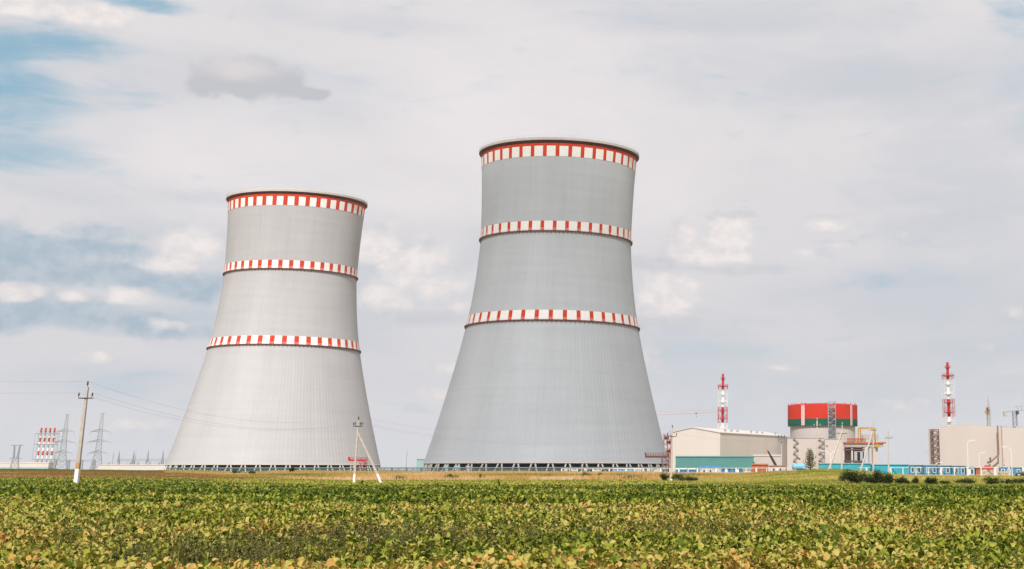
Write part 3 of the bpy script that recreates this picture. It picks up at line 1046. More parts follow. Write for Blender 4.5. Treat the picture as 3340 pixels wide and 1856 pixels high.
P0 = Vector((E1[0].x - 66, 118, E1[0].z + .1))
names = ['lower left', 'lower right', 'top']
W1 = E1
wire(E1[2], Vector((E1[2].x - 75, 112, E1[2].z + .35)), .9, 'top wire running from the big pole out to the left', 'power line wires')
wire(E1[0], Vector((E1[0].x - 75, 112, E1[0].z + .35)), .9, 'lower wire running from the crossarm of the big pole out to the left', 'power line wires')
wire(E1[2], E2[4], 2.2, 'top wire sagging from the big pole to the strutted pole', 'power line wires')
wire(E1[0], E2[0], 2.2, 'outer lower wire sagging from the big pole crossarm to the strutted pole', 'power line wires')
wire(E1[1], E2[3], 2.1, 'inner lower wire sagging from the big pole crossarm to the strutted pole', 'power line wires')
wire(E2[4], E3[2], 2.4, 'top wire from the strutted pole past the right cooling tower', 'power line wires')
wire(E2[0], E3[0], 2.5, 'outer lower wire from the strutted pole past the right cooling tower', 'power line wires')
wire(E2[3], E3[1], 2.4, 'inner lower wire from the strutted pole past the right cooling tower', 'power line wires')
wire(E3[1], E4[0], 1.6, 'wire from the pole beside the right tower to the mound', 'power line wires')


# ------------------------------------------------------------------ far left: switchyard, pylons, boiler stacks
def pylon(px_top, py_top, D, halfbase_px, arms, label):
    """lattice transmission tower; arms: (py, half-length px)"""
    t = at(px_top, py_top, D)
    base = Vector((t.x, D, -1.0))
    sc = D / 4966
    root = thing('transmission_tower', base, label, 'pylon', 'lattice transmission towers')
    wb = halfbase_px * sc
    zw = AZ(arms[-1][0], D)
    body = MB()
    lattice(body, base, (base.x, D, zw), wb, wb * .42, 5, .28, .16, rz=.35)
    za = AZ(arms[0][0], D)
    lattice(body, (base.x, D, zw), (base.x, D, za), wb * .42, wb * .27, 6, .22, .13, rz=.35)
    lattice(body, (base.x, D, za), (base.x, D, t.z), wb * .27, wb * .12, 5, .18, .11, rz=.35)
    body.build('tower_body', M['galv'], root)
    pk = MB()
    for s in (-1, 1):
        pk.tube((base.x, D, t.z - 1), (base.x + s * 9 * sc, D - s * 1, t.z + .3), .2, n=4)
        pk.tube((base.x, D, t.z), (base.x + s * 9 * sc, D - s * 1, t.z + .3), .15, n=4)
    pk.build('earth_wire_peak', M['galv'], root)
    for py, hl in arms:
        z = AZ(py, D); L = hl * sc
        for s in (-1, 1):
            a = MB()
            w = wb * .3
            tip = Vector((base.x + s * L, D - s * L * .25, z - .8))
            for dy in (-1, 1):
                bt = Vector((base.x, D + dy * w, z)); up = Vector((base.x, D + dy * w, z + 2.6))
                a.tube(bt, tip, .2, n=4); a.tube(up, tip, .2, n=4)
                for k in range(1, 5):
                    q = k / 5
                    a.tube(bt.lerp(tip, q), up.lerp(tip, q), .1, n=3)
                    a.tube(bt.lerp(tip, q), up.lerp(tip, q - .2), .1, n=3)
            ao = a.build('crossarm', M['galv'], root)
            i_ = MB()
            i_.tube(tip, tip + Vector((s * 1.0, 0, -3.4)), .2, n=5)
            i_.build('insulator_string', M['galv'], ao)


pylon(220, 1352, 1700, 21, [(1406, 32), (1441, 42), (1475, 34)], 'steel lattice pylon between the striped flues and the concrete pole')
pylon(335, 1347, 1700, 21, [(1406, 36), (1440, 45), (1476, 36)], 'steel lattice pylon with three wide crossarms right of the concrete pole')

D = 1400
t = at(60, 1453, D)
base = Vector((t.x - 1.0, D, -1.0)); sc = D / 4966
r = thing('portal_pylon', base, 'low portal shaped lattice pylon at the far left edge', 'pylon')
b = MB()
zc = AZ(1495, D)
lattice(b, (base.x, D, -1), (base.x, D, zc), 14 * sc, 8 * sc, 3, .26, .15, rz=.3)
b.build('tower_body', M['galv'], r)
for s in (-1, 1):
    b = MB()
    lattice(b, (base.x + s * 6 * sc, D, zc), (base.x + s * 9 * sc, D, t.z), 2.2 * sc, 1.4 * sc, 4, .18, .1)
    b.build('horn', M['galv'], r)
b = MB()
for z in (t.z, zc):
    L = 20 * sc
    for dz in (0, 1.2):
        b.tube((base.x - L, D, z + dz * .4), (base.x + L, D, z + dz * .4), .2, n=4)
    for k in range(10):
        x = base.x - L + 2 * L * k / 10
        b.tube((x, D, z), (x + L / 10, D, z + .5), .12, n=3)
b.build('crossarm', M['galv'], r)

# four boiler flues in one frame
D = 1800; sc = D / 4966
X0 = at(123, 1496, D).x
ZT = AZ(1396, D)
yz = lambda y: AZ(1200 + y * .2795, D)
root = thing('boiler_flues', (AX(148, D), D, 0), 'cluster of four red and white banded flues in a steel frame', 'chimney')
bands = [(700, 755, 1), (755, 797, 2), (797, 815, 0), (815, 865, 1), (865, 890, 0), (890, 930, 2), (930, 970, 0), (970, 1020, 1), (1020, 1062, 0), (1062, 1200, 2)]
for k in range(4):
    x = X0 + k * 15.0 * sc * .97
    f = MB()
    for a, b_, mi in bands:
        f.tube((x, D, max(yz(b_), -1)), (x, D, yz(a)), 3.1 * sc, n=14, mi=mi, caps=True)
    f.build('flue', [M['white_paint'], M['red_paint'], M['galv']], root, False)
fr = MB()
xm, hw = X0 + 1.5 * 15 * sc * .97, 34 * sc
for y in (765, 890, 1065):
    z = yz(y)
    for dy in (-4, 4):
        fr.tube((xm - hw, D + dy, z), (xm + hw, D + dy, z), .35, n=4)
    for s in (-1, 1):
        fr.tube((xm + s * hw, D - 4, z), (xm + s * hw, D + 4, z), .35, n=4)
zt, z0 = yz(765), -1
for s in (-1, 1):
    for dy in (-4, 4):
        fr.tube((xm + s * hw, D + dy, z0), (xm + s * hw, D + dy, zt), .22, n=4)
for k in range(5):
    x = X0 + (k - .5) * 15 * sc * .97
    fr.tube((x, D + 4, z0), (x, D + 4, zt), .2, n=4)
for ya, yb in ((765, 890), (890, 1065), (1065, 1170)):
    for k in range(4):
        xa = X0 + (k - .5) * 15 * sc * .97; xb = xa + 15 * sc * .97
        fr.tube((xa, D + 4, yz(ya)), (xb, D + 4, yz(yb)), .16, n=3)
fr.build('support_frame', M['galv'], root)
pf = MB()
for y in (735, 815, 1000):
    pf.box((xm, D, yz(y)), (hw * 1.75, 4.5, .25))
pf.build('service_platform', M['galv'], root)

# long low sheds at far left
def shed(pxa, pxb, yt, D, depth, m, label, plinth=None, vents=0, name='long_shed', cat='shed', roofm='roof', ridge=0.0):
    xa, xb, z = AX(pxa, D), AX(pxb, D), AZ(yt, D)
    root = thing(name, ((xa + xb) / 2, D, 0), label, cat)
    zb = AZ(plinth, D) if plinth else 0
    MB().box(((xa + xb) / 2, D + depth / 2, (z + zb) / 2), (xb - xa, depth, z - zb)).build('wall', M[m], root)
    if plinth:
        MB().box(((xa + xb) / 2, D + depth / 2, zb / 2), (xb - xa + .2, depth + .2, zb)).build('plinth', M['pale_teal'], root)
    rf = MB()
    yo = .35
    rf.add([(xa - yo, D - yo, z), (xb + yo, D - yo, z), (xb + yo, D + depth + yo, z), (xa - yo, D + depth + yo, z),
            (xa - yo, D - yo, z + .3), (xb + yo, D - yo, z + .3), (xb + yo, D + depth / 2, z + .3 + ridge), (xa - yo, D + depth / 2, z + .3 + ridge),
            (xb + yo, D + depth + yo, z + .3), (xa - yo, D + depth + yo, z + .3)],
           [[3, 2, 1, 0], [0, 1, 5, 4], [4, 5, 6, 7], [7, 6, 8, 9], [2, 3, 9, 8], [1, 2, 8, 6, 5], [3, 0, 4, 7, 9]])
    ro = rf.build('roof', M[roofm], root)
    for k in range(vents):
        x = xa + (xb - xa) * (k + .5 + random.uniform(-.2, .2)) / vents
        v = MB().box((x, D + depth * .3, z + ridge + 1.0), (2.2, 2.0, 1.6), bev=.2)
        v.build('roof_vent', M['galv'], ro)
    return root


shed(-80, 156, 1510, 1450, 9, 'cream_wall', 'long cream shed with pale teal plinth at the far left edge', plinth=1524, vents=0, ridge=.5, roofm='cream_wall')
shed(318, 548, 1517, 1150, 30, 'cream_wall', 'long low cream shed with roof vents left of the left cooling tower', vents=7, ridge=.3, roofm='cream_wall')

# switchyard gantries
D = 1300; sc = D / 4966
tops = [(387, 1471), (434.6, 1471), (481, 1468), (530, 1469)]
root = thing('switchyard_gantry', (AX(455, D), D, 0), 'grey four mast switchyard gantry just left of the left cooling tower', 'gantry')
zb = AZ(1500, D)
for x, y in tops:
    b = MB()
    X = at(x, 1500, D).x
    lattice(b, (X, D, -1), (X, D, zb), 1.15, .8, 5, .17, .1)
    lattice(b, (X, D, zb), (X, D, AZ(y, D)), .55, .08, 4, .12, .08)
    b.build('mast', M['galv'], root)
b = MB()
xa, xb = at(383, 1500, D).x, at(545, 1500, D).x
for dz in (-.7, .7):
    for dy in (-.6, .6):
        b.tube((xa, D + dy, zb + dz), (xb, D + dy, zb + dz), .13, n=4)
for k in range(40):
    x = xa + (xb - xa) * k / 40; w = (xb - xa) / 40
    s = 1 if k % 2 else -1
    b.tube((x, D - .6, zb - .7 * s), (x + w, D - .6, zb + .7 * s), .09, n=3)
b.build('beam', M['galv'], root)
b = MB()
for k in range(14):
    x = xa + (xb - xa) * (k + .5) / 14
    b.tube((x, D, zb - .7), (x + .2, D, zb - 4.2), .1, n=4)
b.build('insulator_set', M['galv'], root)
root = thing('switchyard_gantry', (AX(285, D), D, 0), 'low grey switchyard gantry behind the concrete pole, between the pylons', 'gantry')
xa, xb = at(180, 1502, D).x, at(308, 1502, D).x
for q in (0, .35, .68, 1):
    b = MB(); X = xa + (xb - xa) * q
    lattice(b, (X, D, -1), (X, D, AZ(1500, D)), 1.0, .8, 5, .16, .1)
    b.build('mast', M['galv'], root)
b = MB()
z = AZ(1502, D)
for dz in (-.6, .6):
    b.tube((xa, D, z + dz), (xb, D, z + dz), .14, n=4)
for k in range(26):
    x = xa + (xb - xa) * k / 26; s = 1 if k % 2 else -1
    b.tube((x, D, z - .6 * s), (x + (xb - xa) / 26, D, z + .6 * s), .09, n=3)
b.build('beam', M['galv'], root)
for pxm, pyt, lab in ((368, 1461, 'thin lightning mast right of the second pylon'), (441, 1463, 'thin lightning mast behind the switchyard gantry'), (1326, 1456, 'thin tall mast seen between the two cooling towers')):
    X = at(pxm, 1500, 1500).x
    r = thing('lightning_mast', (X, 1500, 0), lab, 'mast', 'thin lightning masts')
    zt = AZ(pyt, 1500)
    MB().tube((X, 1500, -1), (X, 1500, zt * .7), .5, .3, 6).build('shaft', M['galv'], r)
    MB().tube((X, 1500, zt * .7), (X, 1500, zt), .22, .06, 5).build('spike', M['galv'], r)
    MB().lathe((X, 1500, zt * .7), [(.3, 0), (.9, .1), (.9, .4), (.3, .4)], 8).build('platform', M['galv'], r)

shed(1357, 1392, 1498.5, 980, 18, 'pale_teal', 'pale teal block half hidden behind the right cooling tower', name='teal_block', cat='building')
# ------------------------------------------------------------------ unit one: turbine hall
def wall_prism(root, name, A, B, z0, zt, thick, m):
    A, B = Vector((A[0], A[1])), Vector((B[0], B[1]))


HA = Vector((AX(2348, 1000), 1000))            # near corner
wd = Vector((47, 112)).normalized()          # along the side wall
gd = Vector((-wd.y, wd.x))                     # along the gable, to the left
zc = AZ(1412.5, 1000)
gw, hl = 36.5, 121
G2 = HA + gd * gw; HB = HA + wd * hl; G3 = G2 + wd * hl
root = thing('turbine_hall', ((HA.x + G3.x) / 2, (HA.y + G3.y) / 2, 0), 'large cream turbine hall with low gable beside the right cooling tower', 'building')
rg = HA + gd * (gw * .56); rg2 = rg + wd * hl
zr = zc + 3.6
zl = zc + .4
b = MB()
b.add([(HA.x, HA.y, 0), (G2.x, G2.y, 0), (G2.x, G2.y, zl), (rg.x, rg.y, zr), (HA.x, HA.y, zc),
       (HB.x, HB.y, 0), (G3.x, G3.y, 0), (G3.x, G3.y, zl), (rg2.x, rg2.y, zr), (HB.x, HB.y, zc)],
      [[0, 4, 3, 2, 1], [5, 6, 7, 8, 9], [0, 5, 9, 4], [1, 2, 7, 6]])
b.build('wall', M['cream_wall'], root)
b = MB()
up = .5; ov = .5
pts = [(HA - gd * ov - wd * ov, zc), (rg - wd * ov, zr), (G2 + gd * ov - wd * ov, zl)]
pts2 = [(p + wd * (hl + 2 * ov), z) for p, z in pts]
vs = [(p.x, p.y, z + .05) for p, z in pts] + [(p.x, p.y, z + .05) for p, z in pts2] + [(p.x, p.y, z + up) for p, z in pts] + [(p.x, p.y, z + up) for p, z in pts2]
b.add(vs, [[0, 1, 4, 3], [1, 2, 5, 4], [6, 9, 10, 7], [7, 10, 11, 8], [0, 6, 7, 1], [1, 7, 8, 2], [3, 4, 10, 9], [4, 5, 11, 10], [0, 3, 9, 6], [2, 8, 11, 5]])
ro = b.build('roof', M['cream_wall'], root)
for k in range(7):
    q = .12 + .12 * k
    p = HA + wd * (hl * q) + gd * (3 + 2 * (k % 3))
    v = MB()
    v.lathe((p.x, p.y, zc + .8), [(.5, 0), (.5, 1.4), (.9, 1.5), (.9, 2.1), (.02, 2.3)], 8)
    v.build('roof_vent', M['galv'], ro)

shed(2203, 2456, 1491.5, 900, 22, 'teal_wall', 'long teal shed in front of the turbine hall', name='teal_shed', cat='building', ridge=.6, roofm='teal_wall')
shed(2457, 2548, 1488, 925, 18, 'beige_wall', 'beige annex right of the long teal shed', name='beige_annex', cat='building', ridge=.8, roofm='beige_wall')

# scaffold stair left of the turbine hall
D = 985
xa, xb = AX(2163, D), AX(2186, D)
root = thing('scaffold_stair', ((xa + xb) / 2, D, 0), 'rusty orange scaffold stair between right cooling tower and turbine hall', 'scaffold')
b = MB()
zt = AZ(1417, D)
for x in (xa, (xa + xb) / 2, xb):
    for y in (D, D + 3.5):
        b.tube((x, y, 0), (x, y, zt + random.uniform(0, 1.2)), .16, n=4)
for k in range(1, 10):
    z = zt * k / 9.2
    for y in (D, D + 3.5):
        b.tube((xa - .6, y, z), (xb, y, z), .13, n=4)
    b.tube((xa if k % 2 else xb, D + .1, z), (xb if k % 2 else xa, D + .1, z + zt / 9.2), .12, n=4)
b.build('frame', M['rust'], root)
b = MB()
for k in range(1, 10):
    b.box(((xa + xb) / 2, D + 1.8, zt * k / 9.2), (xb - xa, 3.2, .2))
    if k % 3: b.box(((xa + xb) / 2 + 1.2 * (k % 2) - .6, D + 2.8, zt * (k + .45) / 9.2), ((xb - xa) * .6, .2, zt / 9.2 * .7))
b.build('decking', M['rust'], root)


def vent_stack(px, ytop, D, wpx, label, ys):
    """ys: photo rows of upper red end, red-white, white-red2, red2 end; lattice half width in px"""
    X = AX(px, D)
    sc = D / 4966
    root = thing('vent_stack', (X, D, 0), label, 'stack', 'red and white vent stacks')
    z = lambda y: AZ(y, D)
    rp = wpx * sc
    segs = [(ys[0], ytop, rp * .82, rp * 1.05, 1), (ys[1], ys[0], rp * 1.0, rp * 1.0, 0), (ys[2], ys[1], rp * 1.08, rp * 1.08, 1)]
    b = MB()
    for yb_, yt, ra, rb, mi in segs:
        b.tube((X, D, z(yb_)), (X, D, z(yt)), rb, ra, 16, mi=mi)
    b.tube((X, D, 0), (X, D, z(ys[2])), rp, rp, 16, mi=0)
    b.build('flue', [M['white_paint'], M['red_steel']], root)
    lw = ys[4] * sc
    for (ya, yb_, mm) in ((ys[3], ys[0], 'red_steel'), (ys[0], ys[1], 'white_paint'), (ys[1], ys[2], 'red_steel')):
        f = MB()
        n = max(1, round((yb_ - ya) / 26))
        lattice(f, (X, D, z(yb_)), (X, D, z(ya)), lw * .98, lw * .98, n, .11 if mm != 'white_paint' else .07, .07 if mm != 'white_paint' else .04, rz=.1, xb=mm != 'white_paint')
        f.build('lattice_frame', M[mm], root)
    f = MB()
    lattice(f, (X, D, 0), (X, D, z(ys[2])), lw * 1.05, lw, 9, .09, .05, rz=.1, xb=False)
    f.build('lattice_frame', M['white_paint'], root)
    for y, w, mm in ((ytop + 18, 1.9 * rp, 'red_steel'), (ys[3] + 2, lw * 1.15, 'red_steel'), (ys[0] + 17, lw * .8, 'white_paint'), (ys[1] - 16, lw * .8, 'white_paint'), (ys[1] + 12, lw * .9, 'red_steel'), (ys[2] - 14, lw * .95, 'red_steel'), (ys[2] + 16, lw * .85, 'white_paint')):
        p = MB()
        p.lathe((X, D, z(y)), [(rp * 1.02, -.55), (w * .98, -.12), (w, .12), (rp * 1.02, .12)], 12)
        for k in range(12):
            t = 2 * PI * k / 12
            p.tube((X + w * math.cos(t), D + w * math.sin(t), z(y) + .1), (X + w * math.cos(t), D + w * math.sin(t), z(y) + 1.3), .06, n=4)
        p.lathe((X, D, z(y) + 1.3), [(w - .06, 0), (w + .02, .06), (w + .02, -.06), (w - .06, 0)], 16)
        p.build('gallery', M[mm], root)


vent_stack(2355.5, 1219, 1085, 3.9, 'left vent stack, rising behind the turbine hall roof', (1270, 1328, 1380, 1258, 15))
vent_stack(3101, 1181.5, 960, 4.9, 'right vent stack, thicker, rising behind the second unit', (1237, 1302, 1360, 1224, 17))

# ------------------------------------------------------------------ reactor building
D = 1150
cx = AX(2684.5, D)
c = (cx, D, 0)
RU = 26.6
zt, zg, zb = AZ(1321.5, D - 14), AZ(1365.5, D - 20), AZ(1388, D - 20)
root = thing('reactor_building', (cx, D, 0), 'round reactor building with red and green painted top and cream drum', 'reactor building')
MB().lathe(c, [(RU - 1.9, 0), (RU - 1.9, zb)], 96).build('drum', M['beige_wall'], root, True)
fl = MB()
NS = 192
# ornament strips
def ang_of(px):
    s = (AX(px, D - 20) - cx) / RU
    return -PI / 2 + math.asin(max(-1, min(1, s)))
st = [(ang_of(2614.5), ang_of(2625.0)), (ang_of(2776.5), ang_of(2783.5))]
fl.lathe(c, [(RU - 1.9, zb - .01), (RU, zb), (RU, zg), (RU, zt), (RU - .8, zt + .25), (RU - 6, zt + 1.2)], NS, mif=lambda i, j: 0 if j >= 2 else 1)
crown = fl.build('painted_crown', [M['flag_red'], M['flag_green']], root)
for p in crown.data.polygons: p.use_smooth = False
for a0, a1 in st:
    s = MB()
    s.lathe(c, [(RU + .06, zb + .05), (RU + .06, zt - .1)], 6, a0=a0, a1=a1)
    so = s.build('ornament_strip', M['white_paint'], crown)
    o_ = MB()
    am, ah = (a0 + a1) / 2, (a1 - a0) / 2
    nd = 7
    for k in range(nd):
        zc_ = zb + (zt - zb) * (k + .5) / nd
        hz = (zt - zb) / nd * .5
        R1 = RU + .12
        def pt(u, v): return (cx + R1 * math.cos(am + ah * u), D + R1 * math.sin(am + ah * u), zc_ + hz * v)
        # outlined lozenge plus a small core
        for (u0, v0), (u1, v1) in (((0, .92), (.8, 0)), ((.8, 0), (0, -.92)), ((0, -.92), (-.8, 0)), ((-.8, 0), (0, .92))):
            a_, b_ = Vector((u0, v0)), Vector((u1, v1))
            o_.add([pt(*a_), pt(*b_), pt(*(b_ * .70)), pt(*(a_ * .70))], [[0, 1, 2, 3]])
        o_.add([pt(0, .38), pt(.32, 0), pt(0, -.38), pt(-.32, 0)], [[0, 1, 2, 3]])
        for sgn in (-1, 1):
            o_.add([pt(sgn * .95, .95), pt(sgn * .95, .45), pt(sgn * .55, .95)], [[0, 1, 2]])
            o_.add([pt(sgn * .95, -.95), pt(sgn * .95, -.45), pt(sgn * .55, -.95)], [[0, 1, 2]])
    o_.build('ornament_pattern', M['flag_red'], so)
dm = MB()
dm.lathe(c, [(RU - 6, zt + 1.2), (RU - 9, zt + 1.5), (RU - 16, zt + 1.9), (.1, zt + 2.1)], 64)
dm.build('dome_cap', M['roof'], root, True)
pk = MB()
for k in range(26):
    t = -PI + PI * (k + .5) / 26
    pk.tube((cx + (RU - .4) * math.cos(t), D + (RU - .4) * math.sin(t), zt), (cx + (RU - .4) * math.cos(t), D + (RU - .4) * math.sin(t), zt + random.choice((.6, .6, 1.5))), .3, n=5)
pk.build('edge_lamp', M['red_steel'], root)
# stair lattice up the drum
DF = D - 27.6
xa, xb = AX(2703, DF), AX(2726.5, DF)
z0_, z1_ = AZ(1431, DF), AZ(1316, DF)
sl = MB()
lattice(sl, ((xa + xb) / 2, DF - 1.6, z0_ - 20), ((xa + xb) / 2, DF - 1.6, z1_ + 1.2), (xb - xa) / 2, (xb - xa) / 2, 11, .24, .13, xb=False)
for k in range(11):
    za = z0_ + (z1_ - z0_) * k / 11
    sl.box(((xa + xb) / 2, DF - 1.6, za), (xb - xa, 3.2, .18))
    sl.tube((xa if k % 2 else xb, DF - 3, za), (xb if k % 2 else xa, DF - 3, za + (z1_ - z0_) / 11), .2, n=4)
sl.build('stair_tower', M['galv'], root)

# auxiliary block in front of the reactor (auxiliary building)
D2 = 1085
xa, xm_, xb = AX(2568, D2), AX(2690, D2), AX(2750.5, D2)
z1 = AZ(1429, D2)
root = thing('auxiliary_building', ((xa + xb) / 2, D2, 0), 'beige flat roofed block in front of the reactor drum', 'building')
MB().box(((xa + xm_) / 2, D2 + 16, z1 / 2), (xm_ - xa, 20, z1)).build('wall', M['beige_wall'], root)
z2 = AZ(1433, D2 - 8)
MB().box(((xm_ + xb) / 2, D2 + 6, z2 / 2), (xb - xm_ - .02, 28, z2)).build('wall', M['beige_wall'], root)
b = MB()
b.box(((xa + xm_) / 2, D2 + 16, z1 + .2), (xm_ - xa + .5, 20.6, .4))
b.box(((xm_ + xb) / 2 + .3, D2 + 6, z2 + .2), (xb - xm_ - .2, 28.6, .4))
b.build('roof', M['roof'], root)
w = MB()
for px_, py_ in ((2697, 1455), (2608, 1497)):
    p = at(px_, py_, D2 + (6 if px_ < 2690 else -8))
    w.box((p.x, p.y - .03, p.z), (1.0, .2, 1.0))
w.build('hatch', M['dark'], root)


def zig_stair(pxa, pxb, yt, yb, D, label, m):
    xa, xb = AX(pxa, D), AX(pxb, D)
    zt, zb_ = AZ(yt, D), AZ(yb, D)
    n = 7
    root = thing('outside_stair', ((xa + xb) / 2, D, zb_), label, 'stair', 'zigzag stairs on plant walls')
    s, l, rl = MB(), MB(), MB()
    for k in range(n):
        za, zc_ = zb_ + (zt - zb_) * k / n, zb_ + (zt - zb_) * (k + 1) / n
        A, B = ((xb, xa) if k % 2 == 0 else (xa, xb))
        for dy in (0, .9):
            s.tube((A, D - dy - .2, za), (B, D - dy - .2, zc_), .13, n=4)
        rl.tube((A, D - 1.1, za + 1.1), (B, D - 1.1, zc_ + 1.1), .07, n=4)
        l.box((B, D - .65, zc_), (1.5, 1.2, .16))
        rl.tube((B - .9, D - 1.2, zc_ + 1.1), (B + .9, D - 1.2, zc_ + 1.1), .07, n=4)
    s.build('flight', m, root); l.build('landing', m, root); rl.build('handrail', m, root)


zig_stair(2590, 2602, 1432, 1514, D2 + 5.7, 'dark zigzag stair on the block left of the young pine', M['stair_dark'])
zig_stair(2673, 2690, 1434, 1512, D2 + 5.7, 'dark zigzag stair on the block right of the thick mound pole', M['stair_dark'])

# transport portal with yellow crane
D3 = 1075
root = thing('transport_portal', (AX(2810, D3), D3, 0), 'concrete transport portal with red edged deck right of the beige block', 'portal')
xa, xb = AX(2751, D3), AX(2868, D3)
zd = AZ(1444, D3)
b = MB()
b.box(((xa + AX(2893, D3)) / 2, D3 + 8, zd), (AX(2893, D3) - xa, 12, 1.0))
dk = b.build('deck', M['rust'], root)
b = MB()
b.box(((xa + AX(2870, D3)) / 2 + 2, D3 + 8, zd - 1.7), (AX(2870, D3) - xa + 2, 10, 2.2))
b.build('beam', M['grey_wall'], root)
b = MB()
n = 14
for k in range(n):
    x0_, x1_ = xa + 3 + (AX(2812, D3) - xa) * k / n, xa + 3 + (AX(2812, D3) - xa) * (k + 1) / n
    b.tube((x0_, D3 + 2.1, zd + .5), (x1_, D3 + 2.1, zd + 3), .2, n=4)
    b.tube((x1_, D3 + 2.1, zd + .5), (x0_, D3 + 2.1, zd + 3), .2, n=4)
b.tube((xa + 3, D3 + 2.1, zd + 3), (AX(2815, D3), D3 + 2.1, zd + 3), .2, n=4)
b.build('truss', M['rust'], root)
for pa, pb in ((2752, 2756), (2778, 2784), (2816, 2822), (2837, 2842), (2848, 2866)):
    MB().box(((AX(pa, D3) + AX(pb, D3)) / 2, D3 + 8, (zd - 2.8) / 2), (AX(pb, D3) - AX(pa, D3), 8, zd - 2.8)).build('pillar', M['beige_wall'], root)
xw0, xw1 = AX(2753, D3 + 9), AX(2822, D3 + 9)
b = MB()
b.box(((xw0 + xw1) / 2, D3 + 13, (zd - 3) / 2), (xw1 - xw0, 2, zd - 3))
b.build('back_wall', M['grey_wall'], root)
p0, p1 = at(2786, 1472, D3 + 5), at(2818, 1504, D3 + 5)
b = MB(); b.box(((p0.x + p1.x) / 2, D3 + 6, (p0.z + p1.z) / 2), (p1.x - p0.x, 4, p0.z - p1.z))
gt = b.build('gate_leaf', M['galv'], root)
q0, q1 = at(2796, 1474, D3 + 3.9), at(2806, 1503, D3 + 3.9)
MB().box(((q0.x + q1.x) / 2, D3 + 4.0, (q0.z + q1.z) / 2), (q1.x - q0.x, .5, q0.z - q1.z)).build('doorway', M['dark'], gt)
b = MB()
for py_ in (1466, 1504):
    b.box(((xa + AX(2822, D3)) / 2, D3 + 8.2, AZ(py_, D3)), (AX(2822, D3) - xa, 9, .9))
b.build('ledge', M['brown_steel'], root)

D4 = 1078
root = thing('gantry_crane', (AX(2830, D4), D4, zd + .5), 'yellow gantry crane with grey cab on the transport portal deck', 'crane')
z0_ = zd + .5
z1_ = AZ(1397, D4)
for px_, mm in ((2806, 'a'), (2853, 'b')):
    b = MB(); x = AX(px_, D4)
    for dx, dy in ((-1.2, 0), (1.2, 0), (-1.2, 6), (1.2, 6)):
        b.tube((x + dx, D4 + dy, z0_), (x + dx * .6, D4 + dy, z1_), .38, n=4, rot=PI / 4)
    for k in range(1, 5):
        z = z0_ + (z1_ - z0_) * k / 5
        b.tube((x - 1.1, D4, z), (x + 1.1, D4, z), .2, n=4)
    b.build('leg_frame', M['yellow'], root)
b = MB()
for dy in (0, 6):
    b.box(((AX(2804, D4) + AX(2856, D4)) / 2, D4 + dy, z1_ + .2), (AX(2856, D4) - AX(2804, D4), .9, 1.1))
b.build('bridge_girder', M['yellow'], root)
b = MB()
p0, p1 = at(2813, 1417, D4), at(2866, 1435, D4)
b.box(((p0.x + p1.x) / 2, D4 + 3, (p0.z + p1.z) / 2), (p1.x - p0.x, 4.5, p0.z - p1.z), bev=.3)
b.build('machine_house', M['grey_wall'], root)
b = MB()
b.box((AX(2862, D4), D4 - .6, AZ(1454, D4)), (2.4, 2.4, 2.4))
b.tube((AX(2862, D4), D4 - .6, AZ(1454, D4) + 1.2), (AX(2862, D4), D4 - .6, zd + .5), .2, n=4)
b.build('hook_block', M['yellow'], root)

# floodlight mast
D5 = 900
X = AX(2549, D5)
root = thing('floodlight_mast', (X, D5, 0), 'slim floodlight mast with a crown of lamps before the turbine hall', 'mast')
MB().tube((X, D5, 0), (X, D5, AZ(1437, D5)), .42, .28, 8).build('shaft', M['galv_light'], root)
zb_ = AZ(1439, D5)
b = MB()
for h in (0, 1.2, 2.6):
    b.lathe((X, D5, zb_ + h), [(1.75, 0), (1.9, .08), (1.9, -.08), (1.75, 0)], 14)
for k in range(10):
    t = 2 * PI * k / 10
    b.tube((X + 1.85 * math.cos(t), D5 + 1.85 * math.sin(t), zb_), (X + 1.85 * math.cos(t), D5 + 1.85 * math.sin(t), zb_ + 2.6), .08, n=4)
b.lathe((X, D5, zb_), [(.1, -.1), (1.85, -.1), (1.85, .05), (.1, .05)], 14)
b.build('basket', M['wire'], root)
for k in range(6):
    t = 2 * PI * (k + .5) / 6
    MB().box((X + 2.0 * math.cos(t), D5 + 2.0 * math.sin(t), zb_ + 3.1), (.75, .35, .9), rz=t + PI / 2).build('floodlight', M['wire'], root)

# mobile crane boom
D5 = 560
p, q = at(2531, 1519, D5), at(2503, 1468, D5)
root = thing('mobile_crane', (p.x + 2, D5, 0), 'mobile crane with raised dark boom behind the rusty sheds', 'crane')
b = MB(); b.tube(p, p.lerp(q, .6), .48, .42, 4); b.tube(p.lerp(q, .55), q, .30, .26, 4)
b.build('boom', M['iron'], root)
MB().box((q.x, q.y, q.z), (.7, .7, .7)).build('boom_head', M['yellow'], root)
MB().box((p.x + 1.2, D5, p.z - 1.4), (3.4, 2.6, 1.9), bev=.3).build('cab', M['yellow'], root)
MB().box((p.x + 2, D5, p.z - 2.8), (8, 2.7, .8)).build('chassis', M['iron'], root)
for k in range(4):
    for s in (-1.2, 1.2):
        MB().tube((p.x - 1 + 2 * k, D5 + s - .2, .55), (p.x - 1 + 2 * k, D5 + s + .2, .55), .55, n=12).build('wheel', M['rubber'], root)


